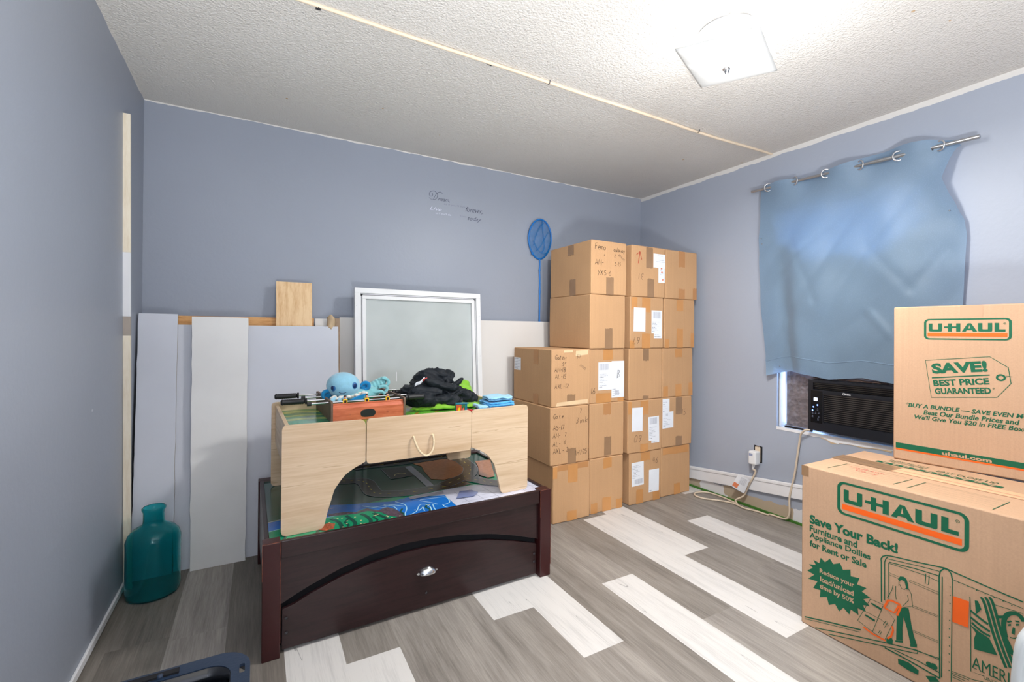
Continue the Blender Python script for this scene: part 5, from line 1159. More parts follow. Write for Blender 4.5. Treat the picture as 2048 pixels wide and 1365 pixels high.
def tape(key, kind, strips, fr=None):
    """strips: (centre across 0..1, from, to, width) along the height of a face, or a list of explicit rectangles in metres"""
    o, w, h, d = CARTONS[key]
    f = fr or front(key)
    W_ = w if fr is None else d
    for c, a, b_, tw in strips:
        mb = MB()
        x = W_ * c
        b_ = min(b_, h - .0045)
        r_ = random.Random(int(c * 999 + a * 77))
        n = 6
        top = [(x - tw / 2 + tw * i / n, b_ + r_.uniform(-.003, .003)) for i in range(n + 1)]
        bot = [(x - tw / 2 + tw * i / n, a + (r_.uniform(-.003, .003) if a > .01 else 0)) for i in range(n + 1)]
        mb.poly(bot + top[::-1], f, OFFP, 0)
        mb.build('packing_tape', kind, o)
L0, L1, L2, L3, L4, L5 = 0.0, .334, .671, 1.006, 1.340, 1.671
G = .0015
# column 1 (nearest the play table)
carton('1a', 1.485, 1.757, L0 + .001, L1 - G, 'bottom carton of the short front left column, behind the dark play table corner', y=2.178)
carton('1b', 1.467, 1.751, L1, L2 - G, 'carton with Gate and Jink handwriting, second from floor in short column', y=2.184)
carton('1c', 1.474, 1.760, L2, L3 - G, 'top carton of the short left column, torn tape on top edge, AXL-12 handwriting', y=2.186)
# column 2
carton('2a', 1.765, 2.037, L0 + .001, L1 - G, 'plain bottom carton of the second column from the left', y=2.196)
carton('2b', 1.764, 2.044, L1, L2 - G, 'plain carton with faded grey tape, second from floor in second column', y=2.200)
carton('2c', 1.765, 2.046, L2, L3 - G, 'carton numbered 16 with two joined white shipping labels', y=2.204)
carton('2d', 1.758, 2.044, L3, L4 - G, 'unmarked carton under the Femo carton, left face in view', y=2.194)
carton('2e', 1.761, 2.049, L4, L5, 'topmost left carton of the stack with Femo handwriting', y=2.190)
# column 3
carton('3a', 2.079, 2.364, L0 + .001, L1 - G, 'bottom carton numbered 46 with two white labels', y=2.190)
carton('3b', 2.057, 2.363, L1, L2 - G, 'carton with one blank and one bar coded label, number 60', y=2.184)
carton('3c', 2.070, 2.369, L2, L3 - G, 'plain carton in the third column, right of the carton numbered 16', y=2.190)
carton('3d', 2.075, 2.378, L3, L4 - G, 'carton with upside down 67 and two white labels, fourth from floor', y=2.188)
carton('3e', 2.085, 2.391, L4, L5, 'top carton of the third column with a red arrow drawn on it', y=2.188)
# column 4
carton('4a', 2.372, 2.658, L0 + .001, L1 - G, 'plain bottom carton at the right end of the stack by the white baseboard', y=2.200)
carton('4b', 2.370, 2.667, L1, L2 - G, 'carton numbered 15 with white labels at its upper left, rightmost column', y=2.194)
carton('4c', 2.376, 2.676, L2, L3 - G, 'plain middle carton of the rightmost column, third from the floor', y=2.196)
carton('4d', 2.390, 2.690, L3, L4 - G, 'plain taped carton in the rightmost column just under its top one', y=2.194)
carton('4e', 2.400, 2.712, L4, L5, 'topmost right carton of the stack, unmarked, in the room corner', y=2.194)
bt, gt, ft = 'clear_brown_tape', 'grey_tape', 'faint_tape'
tape('1a', bt, [(.52, .225, .3325, .070), (.50, .001, .058, .070), (.05, .26, .3325, .03)])
MB().poly([(.03, .30), (.255, .30), (.255, .3325), (.03, .3325)], front('1a'), OFFP - .0004).build('packing_tape', ft, CARTONS['1a'][0])
tape('1b', gt, [(.55, .0, .090, .060)])
tape('1c', gt, [(.50, .0, .068, .060)])
tape('1c', 'faint_tape', [(.62, .0, .060, .055)], side('1c'))
tape('1c', 'faint_tape', [(.62, .24, .333, .055)], side('1c'))
for q in ([(.030, .004), (.262, .010), (.264, .034), (.040, .026)], [(.170, .292), (.262, .302), (.264, .329), (.172, .324)], [(.085, .314), (.150, .316), (.15, .329), (.085, .328)]):
    MB().poly(q, front('1c'), OFFP + .0002).build('torn_tape', 'torn_paper_tape', CARTONS['1c'][0])
tape('2a', bt, [(.52, .265, .3325, .066), (.50, .0, .085, .070), (.13, .0, .06, .05), (.88, .0, .06, .05)])
tape('2b', ft, [(.50, .262, .335, .060)])
tape('2b', gt, [(.52, .01, .125, .055)])
tape('2c', bt, [(.52, .265, .333, .075), (.40, .0, .06, .12), (.9, .0, .06, .05)])
tape('2d', gt, [(.52, .0, .125, .060)])
tape('2e', gt, [(.52, .0, .108, .060)])
tape('2e', gt, [(.58, .0, .105, .062), (.53, .262, .331, .062)], side('2e'))
tape('3a', bt, [(.32, .0, .09, .060), (.85, .0, .09, .060), (.5, .27, .333, .08)])
tape('3b', bt, [(.48, .24, .335, .070), (.48, .0, .05, .070), (.06, .25, .335, .03)])
tape('3c', gt, [(.50, .252, .333, .052), (.50, .0, .025, .052)])
tape('3d', bt, [(.47, .235, .333, .075), (.47, .0, .095, .075), (.06, .0, .05, .04), (.12, .25, .333, .05)])
tape('3e', gt, [(.52, .19, .331, .060), (.56, .0, .12, .060)])
tape('4a', bt, [(.55, .0, .075, .062), (.5, .28, .333, .25)])
tape('4b', gt, [(.56, .215, .336, .062), (.56, .0, .065, .062)])
tape('4c', bt, [(.52, .0, .085, .060), (.1, .0, .075, .045), (.93, .0, .09, .04), (.52, .27, .333, .07)])
tape('4d', bt, [(.50, .0, .130, .062), (.93, .0, .10, .035), (.08, .0, .06, .04), (.5, .25, .333, .065)])
tape('4e', 'faint_tape', [(.50, .22, .331, .062), (.5, .0, .07, .062), (.93, .0, .08, .04)])
def note(key, items, mats='black_marker', name='handwriting'):
    for it in items:
        txt, x, y, h = it[:4]
        kw = it[4] if len(it) > 4 else {}
        mb = MB()
        write(mb, txt, front(key), x, y, h, off=OFFP + .0006, seed=len(txt) + int(x * 1000), **kw)
        mb.build(name, mats, CARTONS[key][0])
note('1b', [('Gate', .018, .272, .026), ('7', .206, .292, .026), ('Jink', .178, .232, .036), ('AS-17', .018, .206, .026), ('AM-', .018, .160, .026), ('7', .098, .165, .022), ('AL-', .018, .112, .026), ('6', .095, .118, .022), ('AXL-', .018, .070, .028), ('3', .110, .076, .024), ('11-17-25', .172, .043, .028, dict(rot=.06, adv=.72))])
note('1c', [('Gatew', .022, .276, .026, dict(adv=.8)), ('57', .178, .280, .020), ('gr.', .075, .248, .022), ('AM-18', .020, .202, .026), ('AL-15', .024, .164, .026), ('AXL-12', .022, .108, .026)], 'thin_marker')
note('1c', [('11-17-25', .198, .235, .014, dict(rot=-.55, adv=.8, w=.0014))], 'thin_marker', 'handwritten_date')
note('2e', [('Femo', .024, .275, .038, dict(adv=.75)), ('calaway', .172, .272, .026, dict(adv=.72)), ('1', .096, .236, .012), ('2', .178, .236, .018), ('AM-', .026, .180, .034), ('S-15', .182, .184, .022), ('YXS-6', .046, .118, .032)])
note('2e', [('8/26/25', .212, .250, .013, dict(rot=-.6, w=.0014))], 'thin_marker', 'handwritten_date')
note('2c', [('16', .005, .060, .036, dict(w=.0028))], 'thin_marker')
note('3a', [('46', .200, .245, .036)], 'thin_marker')
note('3b', [('09', .048, .068, .046, dict(slant=.3))], 'thin_marker')
note('3d', [('67', .085, .070, .042, dict(flip=True))])
note('3e', [('31', .105, .150, .038, dict(flip=True))], 'thin_marker')
note('4b', [('15', .185, .205, .042)], 'thin_marker')
mb = MB()
mb.ribbon([(.056, .215), (.070, .290)], .0042, front('3e'), OFFP + .0006)
mb.ribbon([(.040, .268), (.070, .292), (.086, .240)], .0042, front('3e'), OFFP + .0006)
mb.build('red_arrow', 'red_marker', CARTONS['3e'][0])
lm = ['label_paper', 'label_ink', 'label_ink_pale', 'label_orange']
def label(key, *args, **kw):
    mb = MB()
    paper(mb, kw.pop('fr', None) or front(key), *args, off=OFFP + .0004 + .00005 * kw.get('seed', 1), **kw)
    return mb.build('shipping_label', lm, CARTONS[key][0])
def small(n, a, b_): return [(a + (b_ - a) * i / n, .08, .3 + .5 * ((i * 37) % 10) / 10, i % 3 == 0) for i in range(n)]
label('2c', .066, .172, .078, .250, bars=(.06, .75, .72, .95), lines=small(9, .1, .62))
label('2c', .172, .276, .026, .256, bars=(.25, .6, .06, .2), lines=small(4, .05, .28), seed=4)
mb = MB(); write(mb, 'B', front('2c'), .214, .150, .046, off=OFFP + .0016, w=.0020); write(mb, '/', front('2c'), .214, .150, .046, off=OFFP + .0018, w=.0016); mb.build('handwriting', 'black_marker', CARTONS['2c'][0])
label('3a', .018, .124, .118, .270, bars=(.25, .95, .08, .28), lines=small(9, .34, .9), rot=.02)
label('3a', .170, .262, .058, .205, lines=[(.06, .05, .3, True)], rot=-.01, seed=3)
label('3b', .034, .128, .138, .290, rot=-.02)
label('3b', .180, .276, .066, .222, bars=(.12, .8, .68, .95), lines=small(8, .08, .6), rot=.03, seed=6)
label('3b', .206, .278, .048, .072, lines=[(.3, .1, .8, False)], seed=7)
label('3d', .030, .132, .108, .262, rot=-.01)
label('3d', .186, .282, .096, .248, bars=(.15, .85, .66, .94), lines=small(8, .08, .55), seed=8)
label('3d', .208, .282, .064, .098, lines=[(.3, .1, .8, True), (.65, .1, .6, False)], seed=9)
label('3e', .190, .300, .198, .290, lines=[(.42, .25, .95, False), (.55, .4, .9, False), (.85, .35, .8, False)], seed=10)
label('3e', .236, .296, .100, .205, lines=[(.8, .25, .6, True), (.6, .2, .7, True), (.5, .3, .6, False)], seed=11)
mb = MB()
for x, y in ((.258, .190), (.262, .165), (.270, .115)): mb.poly([(x, y), (x + .014, y + .002), (x + .012, y + .010), (x - .002, y + .008)], front('3e'), OFFP + .0016)
mb.build('label_print', 'label_orange', CARTONS['3e'][0])
label('4b', .004, .070, .236, .328, lines=small(5, .1, .9), seed=12)
label('4b', .004, .108, .130, .240, bars=(.3, .5, .75, .9), lines=small(6, .1, .7), seed=13)
label('1c', .010, .095, .190, .270, fr=side('1c'), lines=[(.1 + .13 * i, .06, .6 + .35 * (i % 2), i % 2 == 0) for i in range(7)], seed=14)

# ------------------------------------------------------------------ the two printed moving boxes
def moving_box(key, label_, origin, d, w, depth, h, z0):
    """origin = near-left bottom corner of the printed face, d = direction along that face, box runs to the right of it"""
    d = Vector((d[0], d[1], 0)).normalized()
    e = Vector((-d.y, d.x, 0))
    o = carton(key, -w / 2, w / 2, 0, h, label_, y=-depth / 2, depth=depth, group='printed moving boxes', m='moving_box_cardboard')
    o.name = 'moving_box'
    o['category'] = 'moving box'
    c = Vector((origin[0], origin[1], z0)) + d * (w / 2) + e * (depth / 2)
    o.location = c
    o.rotation_euler = (0, 0, math.atan2(d.y, d.x))
    return o
LOGO = {  # letters of the logo in units of its frame (u right, v down)
    'U': [(.0598, .22), (.1055, .22), (.1055, .49), (.113, .505), (.178, .505), (.178, .22), (.2236, .22), (.2236, .575), (.213, .612), (.092, .612), (.070, .60), (.0598, .565)],
    'H': [(.247, .363), (.295, .363), (.295, .225), (.340, .225), (.340, .363), (.392, .363), (.392, .225), (.441, .225), (.441, .612), (.392, .612), (.392, .445), (.340, .445), (.340, .612), (.295, .612), (.295, .445), (.247, .445)],
    'A1': [(.457, .612), (.525, .225), (.563, .225), (.633, .612), (.585, .612), (.573, .545), (.513, .545), (.502, .612)],
    'U2': [(.640, .22), (.688, .22), (.688, .49), (.696, .505), (.748, .505), (.748, .22), (.795, .22), (.795, .575), (.785, .612), (.668, .612), (.648, .60), (.640, .565)],
    'L': [(.820, .22), (.868, .22), (.868, .505), (.935, .505), (.935, .612), (.820, .612)]}
def logo(fr, x0, x1, y0, y1, off, parent, th=.022):
    w, h = x1 - x0, y1 - y0
    P = lambda u, v: (x0 + u * w, y1 - v * h)
    mb = MB()
    t_ = th * w
    mb.ring(rrect(x0, x1, y0, y1, .065 * w, 8), rrect(x0 + t_ * 1.35, x1 - t_ * 1.35, y0 + t_, y1 - t_, .045 * w, 8), fr, off, 0)
    for k_, pts in LOGO.items():
        mb.poly([P(u, v) for u, v in pts], fr, off, 0)
    mb.poly([P(.533, .465), (P(.553, .465)), P(.5435, .30)], fr, off + .0002, 2)
    mb.poly([P(.045, .672), P(.955, .672), P(.955, .835), P(.045, .835)], fr, off, 1)
    a = [(x0 + w * .927 + .012 * w * math.cos(i * math.pi / 8), y1 - h * .25 + .012 * w * math.sin(i * math.pi / 8)) for i in range(16)]
    mb.ribbon(a, .0012, fr, off, 0, closed=True)
    mb.text('R', fr, x0 + w * .922, x0 + w * .932, y1 - h * .25 - .006 * w, y1 - h * .25 + .006 * w, off, 0)
    return mb.build('printed_logo', ['print_green', 'print_orange', 'moving_box_cardboard'], parent)

BW, BD, BH = .615, .462, .602
big = moving_box('big', 'large printed moving box on the floor at right with a truck picture', (1.83, .997), (-.01, -1), BW, BD, BH, .0005)
fr = Fr((-BW / 2, -BD / 2, 0), (1, 0, 0), (0, 0, 1))
OF = .0006
logo(fr, .1245, .4753, .460, .577, OF, big)
mb = MB()
mb.text('Save Your Back!', fr, .0305, .3045, .3885, .4225, OF, 0, bold=.045)
mb.text('Furniture and', fr, .0308, .1890, .3585, .3835, OF, 0, bold=.030)
mb.text('Appliance Dollies', fr, .0308, .2280, .3290, .3560, OF, 0, bold=.030)
mb.text('for Rent or Sale', fr, .0310, .2165, .3020, .3260, OF, 0, bold=.030)
mb.build('printed_slogan', 'print_green', big)
mb = MB()
bu = ART['b_burst']
c_ = (sum(p[0] for p in bu) / len(bu), sum(p[1] for p in bu) / len(bu))
for i in range(len(bu)):
    mb.poly([c_, bu[i], bu[(i + 1) % len(bu)]], fr, OF, 0)
mb.text('Reduce your', fr, .0668, .1802, .2130, .2350, OF + .0005, 1, bold=.025)
mb.text('load/unload', fr, .0690, .1782, .1875, .2065, OF + .0005, 1, bold=.025)
mb.text('time by 50%', fr, .0672, .1793, .1565, .1785, OF + .0005, 1, bold=.025)
mb.build('printed_burst', ['print_green', 'moving_box_cardboard'], big)
mb = MB()
_k = [0]
def OFF_():
    _k[0] += 1
    return OF + .000008 * _k[0]
for w_, pts in ART['b_lines']: mb.ribbon(smooth_path([(p_[0], p_[1], 0) for p_ in pts], 4) if False else pts, w_ * .8, fr, OFF_(), 0)
for w_, pts in ART['b_wide']: mb.ribbon([(p_.x, p_.y) for p_ in smooth_path([(a_, b_, 0) for a_, b_ in pts], 4)], w_, fr, OFF_(), 0)
for pts in ART['b_fill']: mb.poly(pts, fr, OFF_(), 0)
for pts in ART['b_orange']: mb.poly(pts, fr, OFF_(), 1)
for w_, pts in ART['b_orange_lines']:
    mb.ribbon(smooth_path([(p[0], p[1]) for p in pts], 3) if False else pts, w_, fr, OFF_(), 1)
for c in ART['b_circles']: mb.poly([(c[0] + .0085 * math.cos(a), c[1] + .0085 * math.sin(a)) for a in [i * math.pi / 8 for i in range(16)]], fr, OFF_(), 0)
for c in ART['b_dots']: mb.poly([(c[0] + .0016 * math.cos(a), c[1] + .0018 * math.sin(a)) for a in [i * math.pi / 3 for i in range(6)]], fr, OFF_(), 0)
mb.build('printed_truck_picture', ['print_green', 'print_orange'], big)
mb = MB()
mb.text('AMERICA', fr, .4825, .5990, .136, .170, OF + .0004, 0)
for x in (.4835, .5000, .5180, .5350): mb.poly([(x, .1355), (x + .009, .1355), (x + .009, .1375), (x, .1375)], fr, OF + .0004, 0)
mb.text('UNITED', fr, .507, .548, .118, .128, OF + .0004, 0)
mb.build('printed_poster_lettering', ['print_green'], big)
for a, b_ in ((.0, .026), (BW - .030, BW)):
    MB().poly([(a, .562), (b_, .562), (b_, BH - .001), (a, BH - .001)], fr, OF).build('packing_tape', 'grey_tape', big)
ftop = Fr((-BW / 2, -BD / 2, BH), (1, 0, 0), (0, 1, 0))
mb = MB()
mb.poly([(.0, .205), (.20, .200), (.205, .290), (.0, .300)], ftop, .0014, 0)
mb.build('packing_tape', 'grey_tape', big)
MB().poly([(.20, .205), (BW, .215), (BW, .285), (.20, .285)], ftop, .0012).build('packing_tape', 'orange_tape_line', big)
mb = MB()
mb.ribbon([(.0, .243), (BW, .243)], .0016, ftop, .0018)
mb.build('flap_seam', 'label_ink', big)
mb = MB()
for q in ([(.072, .040), (.078, .165)], [(.283, .158), (.277, .034)], [(.316, .028), (.320, .156)], [(.520, .150), (.518, .022)]): mb.ribbon(q, .0022, ftop, .0012, 0)
for q in ([(.078, .165), (.283, .158)], [(.320, .156), (.520, .150)]): mb.ribbon(q, .0010, ftop, .0012, 0)
for i in range(1, 6):
    for a, b_ in ((.075, .28), (.318, .519)): mb.ribbon([(a, .02 + .024 * i), (b_, .018 + .024 * i)], .0006, ftop, .0012, 0)
mb.poly([(.110, .305), (.462, .305), (.462, .330), (.110, .330)], ftop, .0012, 0)
for i in range(10): mb.poly([(.13 + .033 * i, .312), (.148 + .033 * i, .312), (.148 + .033 * i, .322), (.13 + .033 * i, .322)], ftop, .0016, 1)
mb.text('THIS BOX IS REUSABLE', ftop, .13, .25, .350, .368, .0012, 0)
mb.text('PLEASE RECYCLE', ftop, .13, .25, .375, .390, .0012, 0)
mb.text('EASY CLOSE LID', ftop, .28, .44, .350, .375, .0012, 0)
mb.build('printed_lid', ['print_green', 'moving_box_cardboard'], big)
mb = MB()
write(mb, 'walkman', ftop, .105, .128, .022, off=.0016, w=.0016)
write(mb, 'Gary', ftop, .135, .096, .024, off=.0016, w=.0016)
mb.build('handwriting', 'print_red', big)
mb = MB()
for c in ((.02, .03), (.03, .08)): pass

UW, UD, UH = .457, .452, .611
ub = moving_box('upper', 'printed moving box standing on the large moving box, with price tag print', (2.252, .872), (.045, -.351), UW, UD, UH, BH + .0018)
fr = Fr((-UW / 2, -UD / 2, -.6025), (1, 0, 0), (0, 0, 1))     # face coordinates keep their height above the floor
logo(fr, .094, .3260, 1.0845, 1.1640, OF, ub)
mb = MB()
tg = ART['u_tag']
mb.ribbon(tg, .0022, fr, OF, 0, closed=True)
mb.ribbon([(.1175, .9375), (.2726, .9605)], .0042, fr, OF, 0)
def tilt_text(mb, s_, q, **kw):
    """lettering along a slightly rising line: q = lower left, lower right, upper right, upper left"""
    a, b_, c_, d_ = q
    tmp = Fr(fr(a[0], a[1]), fr(b_[0], b_[1]) - fr(a[0], a[1]), fr(d_[0], d_[1]) - fr(a[0], a[1]))
    w_ = (fr(b_[0], b_[1]) - fr(a[0], a[1])).length
    h_ = (fr(d_[0], d_[1]) - fr(a[0], a[1])).length
    tmp.v = (tmp.v - tmp.u * tmp.u.dot(tmp.v)).normalized()
    mb.text(s_, tmp, 0, w_, 0, h_, OF, 0, **kw)
tilt_text(mb, 'SAVE!', (ART['u_save'][3], ART['u_save'][2], ART['u_save'][1], ART['u_save'][0]), bold=.05)
tilt_text(mb, 'BEST PRICE', (ART['u_best'][3], ART['u_best'][2], ART['u_best'][1], ART['u_best'][0]), bold=.04)
tilt_text(mb, 'GUARANTEED', (ART['u_guar'][3], ART['u_guar'][2], ART['u_guar'][1], ART['u_guar'][0]), bold=.04)
mb.text('*', fr, ART['u_guar'][2][0] + .002, ART['u_guar'][2][0] + .008, ART['u_guar'][1][1] - .008, ART['u_guar'][1][1] - .001, OF, 0)
rc = ART['u_ring'][0]
mb.ribbon([(rc[0] + .0095 * math.cos(a), rc[1] + .0095 * math.sin(a)) for a in [i * math.pi / 10 for i in range(20)]], .0060, fr, OF + .0002, 0, closed=True)
mb.ribbon([ART['u_ring'][1], ART['u_ring'][2], ART['u_ring'][3]], .0020, fr, OF, 0)
mb.ribbon([(rc[0] + .012, rc[1] + .007), (rc[0] + .028, rc[1] + .005)], .0012, fr, OF, 0)
mb.build('printed_price_tag', 'print_green', ub)
mb = MB()
mb.text('*BUY A BUNDLE \u2014 SAVE EVEN MORE', fr, .0392, .3960, .8166, .8336, OF, 0, bold=.028, shear=.2)
q = ART['u_beat']
mb.text('Beat Our Bundle Prices and', fr, q[0][0], q[1][0], q[3][1] - .001, q[0][1] + .001, OF, 0, bold=.026, shear=.2)
q = ART['u_we']
mb.text("We'll Give You $20 in FREE Boxes!", fr, q[0][0], q[1][0] + .012, q[3][1], q[0][1] + .002, OF, 0, bold=.026, shear=.2)
mb.build('printed_slogan', 'print_green', ub)
mb = MB()
mb.poly([(.009, .6475), (UW - .01, .6435), (UW - .01, .6645), (.009, .6695)], fr, OF, 0)
mb.poly([(.009, .6412), (UW - .01, .6375), (UW - .01, .6435), (.009, .6475)], fr, OF, 1)
mb.text('uhaul.com', fr, .147, .2787, .6480, .6622, OF + .0004, 2, bold=.035)
mb.build('printed_band', ['print_green', 'print_orange', 'moving_box_cardboard'], ub)
mb = MB()
mb.poly([(.195, 1.170), (.255, 1.170), (.255, 1.2110), (.195, 1.2110)], fr, OF, 0)
mb.build('packing_tape', 'clear_film', ub)

# ------------------------------------------------------------------ boards leaning on the back wall
def leaning(name, label_, cat, x0, x1, yb, yt, z1, th, m, edge=None, jag=0.0, seed=1, group=None, x0t=None, x1t=None):
    """a sheet standing on the floor with its foot at yb and its head at yt (front face), z1 high"""
    x0t = x0 if x0t is None else x0t
    x1t = x1 if x1t is None else x1t
    r_ = random.Random(seed)
    n = 26
    dz = Vector((0, yt - yb, z1)); L = dz.length; dz.normalize()
    nrm = Vector((0, -dz.z, dz.y))
    left = [(lerp(x0, x0t, i / n) + r_.uniform(-jag, jag), L * i / n) for i in range(n + 1)]
    right = [(lerp(x1, x1t, i / n) + r_.uniform(-jag, jag), L * i / n) for i in range(n + 1)]
    f = Fr((0, yb, 0), (1, 0, 0), dz)
    pts = left[::-1] + right
    mb = MB()
    k = len(pts)
    vs = [f(a, b_, 0) for a, b_ in pts] + [f(a, b_, -th) for a, b_ in pts]
    zmin = min(v.z for v in vs)
    vs = [v - Vector((0, 0, zmin)) for v in vs]
    area = sum(pts[i][0] * pts[(i + 1) % k][1] - pts[(i + 1) % k][0] * pts[i][1] for i in range(k))
    fs = [tuple(range(k)), tuple(range(k, 2 * k))[::-1]]
    mb.add(vs, fs, 0)
    mb.add(vs, [(i, k + i, k + (i + 1) % k, (i + 1) % k) for i in range(k)], 1)
    o = mb.build(name, [m, edge or m])
    return tag(o, label_, cat, group)
grp = 'leftover boards leaning on the back wall'
leaning('drywall_strip', 'tall grey drywall strip at far left, behind the teal bottle', 'drywall strip', -.476, -.326, 2.545, 2.672, 1.175, .012, 'drywall_grey', 'drywall_core', .0012, 3, grp, -.480, -.3335)
leaning('drywall_strip', 'white drywall strip with ragged edges, second from left, in front of grey sheet', 'drywall strip', -.262, -.044, 2.532, 2.652, 1.164, .012, 'drywall_white', 'drywall_core', .0018, 5, grp, -.274, -.042)
leaning('drywall_sheet', 'wide light grey drywall sheet behind the white strip and plush toy', 'drywall sheet', -.322, .392, 2.562, 2.682, 1.125, .0125, 'drywall_grey', 'brown_board_edge', .0008, 8, grp, -.350, .388)
leaning('plywood_offcut', 'short knotty plywood piece sticking up above the grey drywall sheet', 'plywood piece', .083, .262, 2.602, 2.727, 1.362, .012, 'plywood', 'raw_pine', .0008, 4, grp, .083, .257)
leaning('wood_board', 'raw wood board whose orange top edge shows above the grey sheet', 'wood board', -.343, .270, 2.640, 2.735, 1.169, .020, 'raw_pine', 'raw_pine', .0006, 6, grp)
leaning('white_board', 'white board sliver between the plywood piece and the brown strip', 'board', .275, .362, 2.620, 2.722, 1.168, .012, 'drywall_ivory', 'drywall_core', .0006, 9, grp)
leaning('fibreboard_strip', 'narrow brown fibreboard strip between the grey sheet and ivory panel', 'board strip', .366, .400, 2.622, 2.708, 1.171, .012, 'grey_brown_fibreboard', 'brown_board_edge', .0004, 10, grp)
leaning('wall_panel', 'long ivory wall panel behind the window sash and carton stack', 'wall panel', .404, 1.95, 2.660, 2.738, 1.179, .010, 'drywall_ivory', 'drywall_core', .0005, 11, grp)
# a torn curl of paper caught between the boards
mb = MB()
mb.grid(lambda u, v: Vector((.322 + .040 * u - .022 * v * 0 + .012 * math.sin(v * 2.2), 2.7015 - .016 * math.sin(u * 2.6) - .006, 1.122 + .072 * v - .040 * abs(u - .45))), 8, 8)
tag(mb.build('torn_paper_scrap', 'bare_paper', smooth=70, solid=.0012), 'curled scrap of torn paper stuck between the white board and brown strip', 'paper scrap')

# thin stick in the left corner: white top, grey painted and raw bands lower down
st = thing('wood_stick', 'thin tall wooden stick in the left corner beside the drywall strip', 'wood stick', (-.4735, 2.447, 0))
for a, b_, m_, nm in ((0, 1.075, 'raw_pine_strip', 'raw_section'), (1.0755, 1.155, 'drywall_core', 'grey_section'), (1.1555, 1.42, 'white_paint', 'white_section'), (1.4205, 1.985, 'raw_pine_strip', 'bare_section')):
    tlt = lambda z: .035 - .075 * z / 1.985
    mb = MB()
    vs = []
    for z in (a, b_):
        for x, y in ((-.0125, -.006), (.0125, -.006), (.0125, .006), (-.0125, .006)):
            vs.append((x - .0035 * (z / 1.985), y + tlt(z), z))
    mb.add(vs, [(3, 2, 1, 0), (4, 5, 6, 7), (0, 1, 5, 4), (1, 2, 6, 5), (2, 3, 7, 6), (3, 0, 4, 7)])
    mb.build(nm, m_, st)

# window sash leaning on the boards
SW, SH, ST = .772, 1.346, .030
sa = thing('window_sash', 'loose white framed window sash leaning on the ivory panel behind the tables', 'window sash', (.470, 2.555, 0))
lean = math.atan2(2.655 - 2.555, 1.34)
sa.rotation_euler = (-lean, 0, math.radians(0.6))
sa.location.z = .0031
f = FXZ()
mb = MB()
def frame(mb, x0, x1, z0, z1, w, y0, y1, m=0):
    mb.box(x0, x1, y0, y1, z1 - w, z1, m); mb.box(x0, x1, y0, y1, z0, z0 + w, m)
    mb.box(x0, x0 + w, y0, y1, z0 + w, z1 - w, m); mb.box(x1 - w, x1, y0, y1, z0 + w, z1 - w, m)
frame(mb, 0, SW, 0, SH, .030, -.006, ST)
frame(mb, .030, SW - .030, .030, SH - .030, .008, .004, ST)
mb.build('outer_frame', 'white_vinyl', sa, bevel=.0015)
mb = MB(); frame(mb, .0375, SW - .0375, .0375, SH - .0375, .0035, -.0005, .010); mb.build('glazing_gap', 'dark_metal', sa)
mb = MB(); frame(mb, .041, SW - .041, .041, SH - .041, .020, -.003, ST - .004); mb.build('inner_frame', 'white_vinyl', sa, bevel=.0015)
MB().box(.058, SW - .058, .012, .016, .058, SH - .058).build('glass_pane', 'clear_glass', sa)
for x, z in ((.010, 1.245), (.010, 1.02), (.012, .78), (SW - .012, 1.20), (SW - .010, .95)):
    MB().lathe([(.0003, -.001), (.0032, -.001), (.0032, .001)], (x, -.0062, z), 10, M=Matrix.Rotation(math.radians(90), 3, 'X')).build('screw', 'dark_metal', sa)
for x in (.034, SW - .044): MB().box(x, x + .010, -.001, .004, SH - .044, SH - .034).build('corner_notch', 'dark_gap', sa)
MB().prism([(.232, .815), (.2345, .815), (.2345, .868), (.232, .868)], FXZ((0, .0117, 0)), 0, .0004).build('paint_mark', 'white_paint', sa)

# butterfly net hanging on the back wall
nt = thing('butterfly_net', 'blue toy butterfly net with mesh hoop hanging on the back wall', 'butterfly net', (1.765, YB, .92))
hoop = [(-.003 + .096 * math.cos(a) * (1 - .10 * max(0, -math.sin(a))), -.018 - .010 * math.sin(a), .851 + .140 * math.sin(a)) for a in [2 * math.pi * i / 40 for i in range(40)]]
MB().tube(hoop, .0058, 10, closed=True).build('hoop', 'blue_net_frame', nt, smooth=60)
hp = [(.0, -.012, .712), (.003, -.011, .67), (.000, -.011, .62), (.004, -.010, .55), (.003, -.010, .42), (.002, -.010, .30), (.000, -.010, .15), (.0, -.010, .0)]
q = smooth_path(hp, 8)
MB().tube(q, [.0056 + .0018 * (1 if (i % 14) in (0, 1) else 0) for i in range(len(q))], 10).build('handle', 'blue_net_frame', nt, smooth=60)
def bag(u, v):
    a = 2 * math.pi * u
    r_ = 1 - v
    dep = .022 * math.sin(min(1, v * 1.3) * math.pi / 2)
    x = -.003 + .094 * math.cos(a) * r_ - .030 * v
    z = .851 + .138 * math.sin(a) * r_ - .055 * v
    return Vector((x, -.020 - dep * .9 + .006 * noise.noise(Vector((x * 40, z * 40, 0))), z))
mb = MB(); mb.grid(bag, 40, 14); mb.build('mesh_bag', 'blue_mesh', nt, smooth=80)
mb = MB()
for pts in ([(-.070, .80), (-.055, .86), (-.020, .93), (.010, .965)], [(-.050, .76), (-.010, .80), (.030, .87), (.050, .90)], [(-.075, .83), (-.035, .77), (.010, .745), (.055, .765)], [(.0, .75), (.020, .80), (.005, .90), (.0, .98)]):
    mb.tube(smooth_path([(x, -.040, z) for x, z in pts], 6), .0042, 8)
mb.build('mesh_folds', 'blue_mesh', nt, smooth=80)
MB().prism([(-.076, .735), (-.060, .735), (-.060, .752), (-.076, .752)], FXZ((0, -.018, 0)), 0, .006).build('net_clip', 'blue_net_frame', nt)

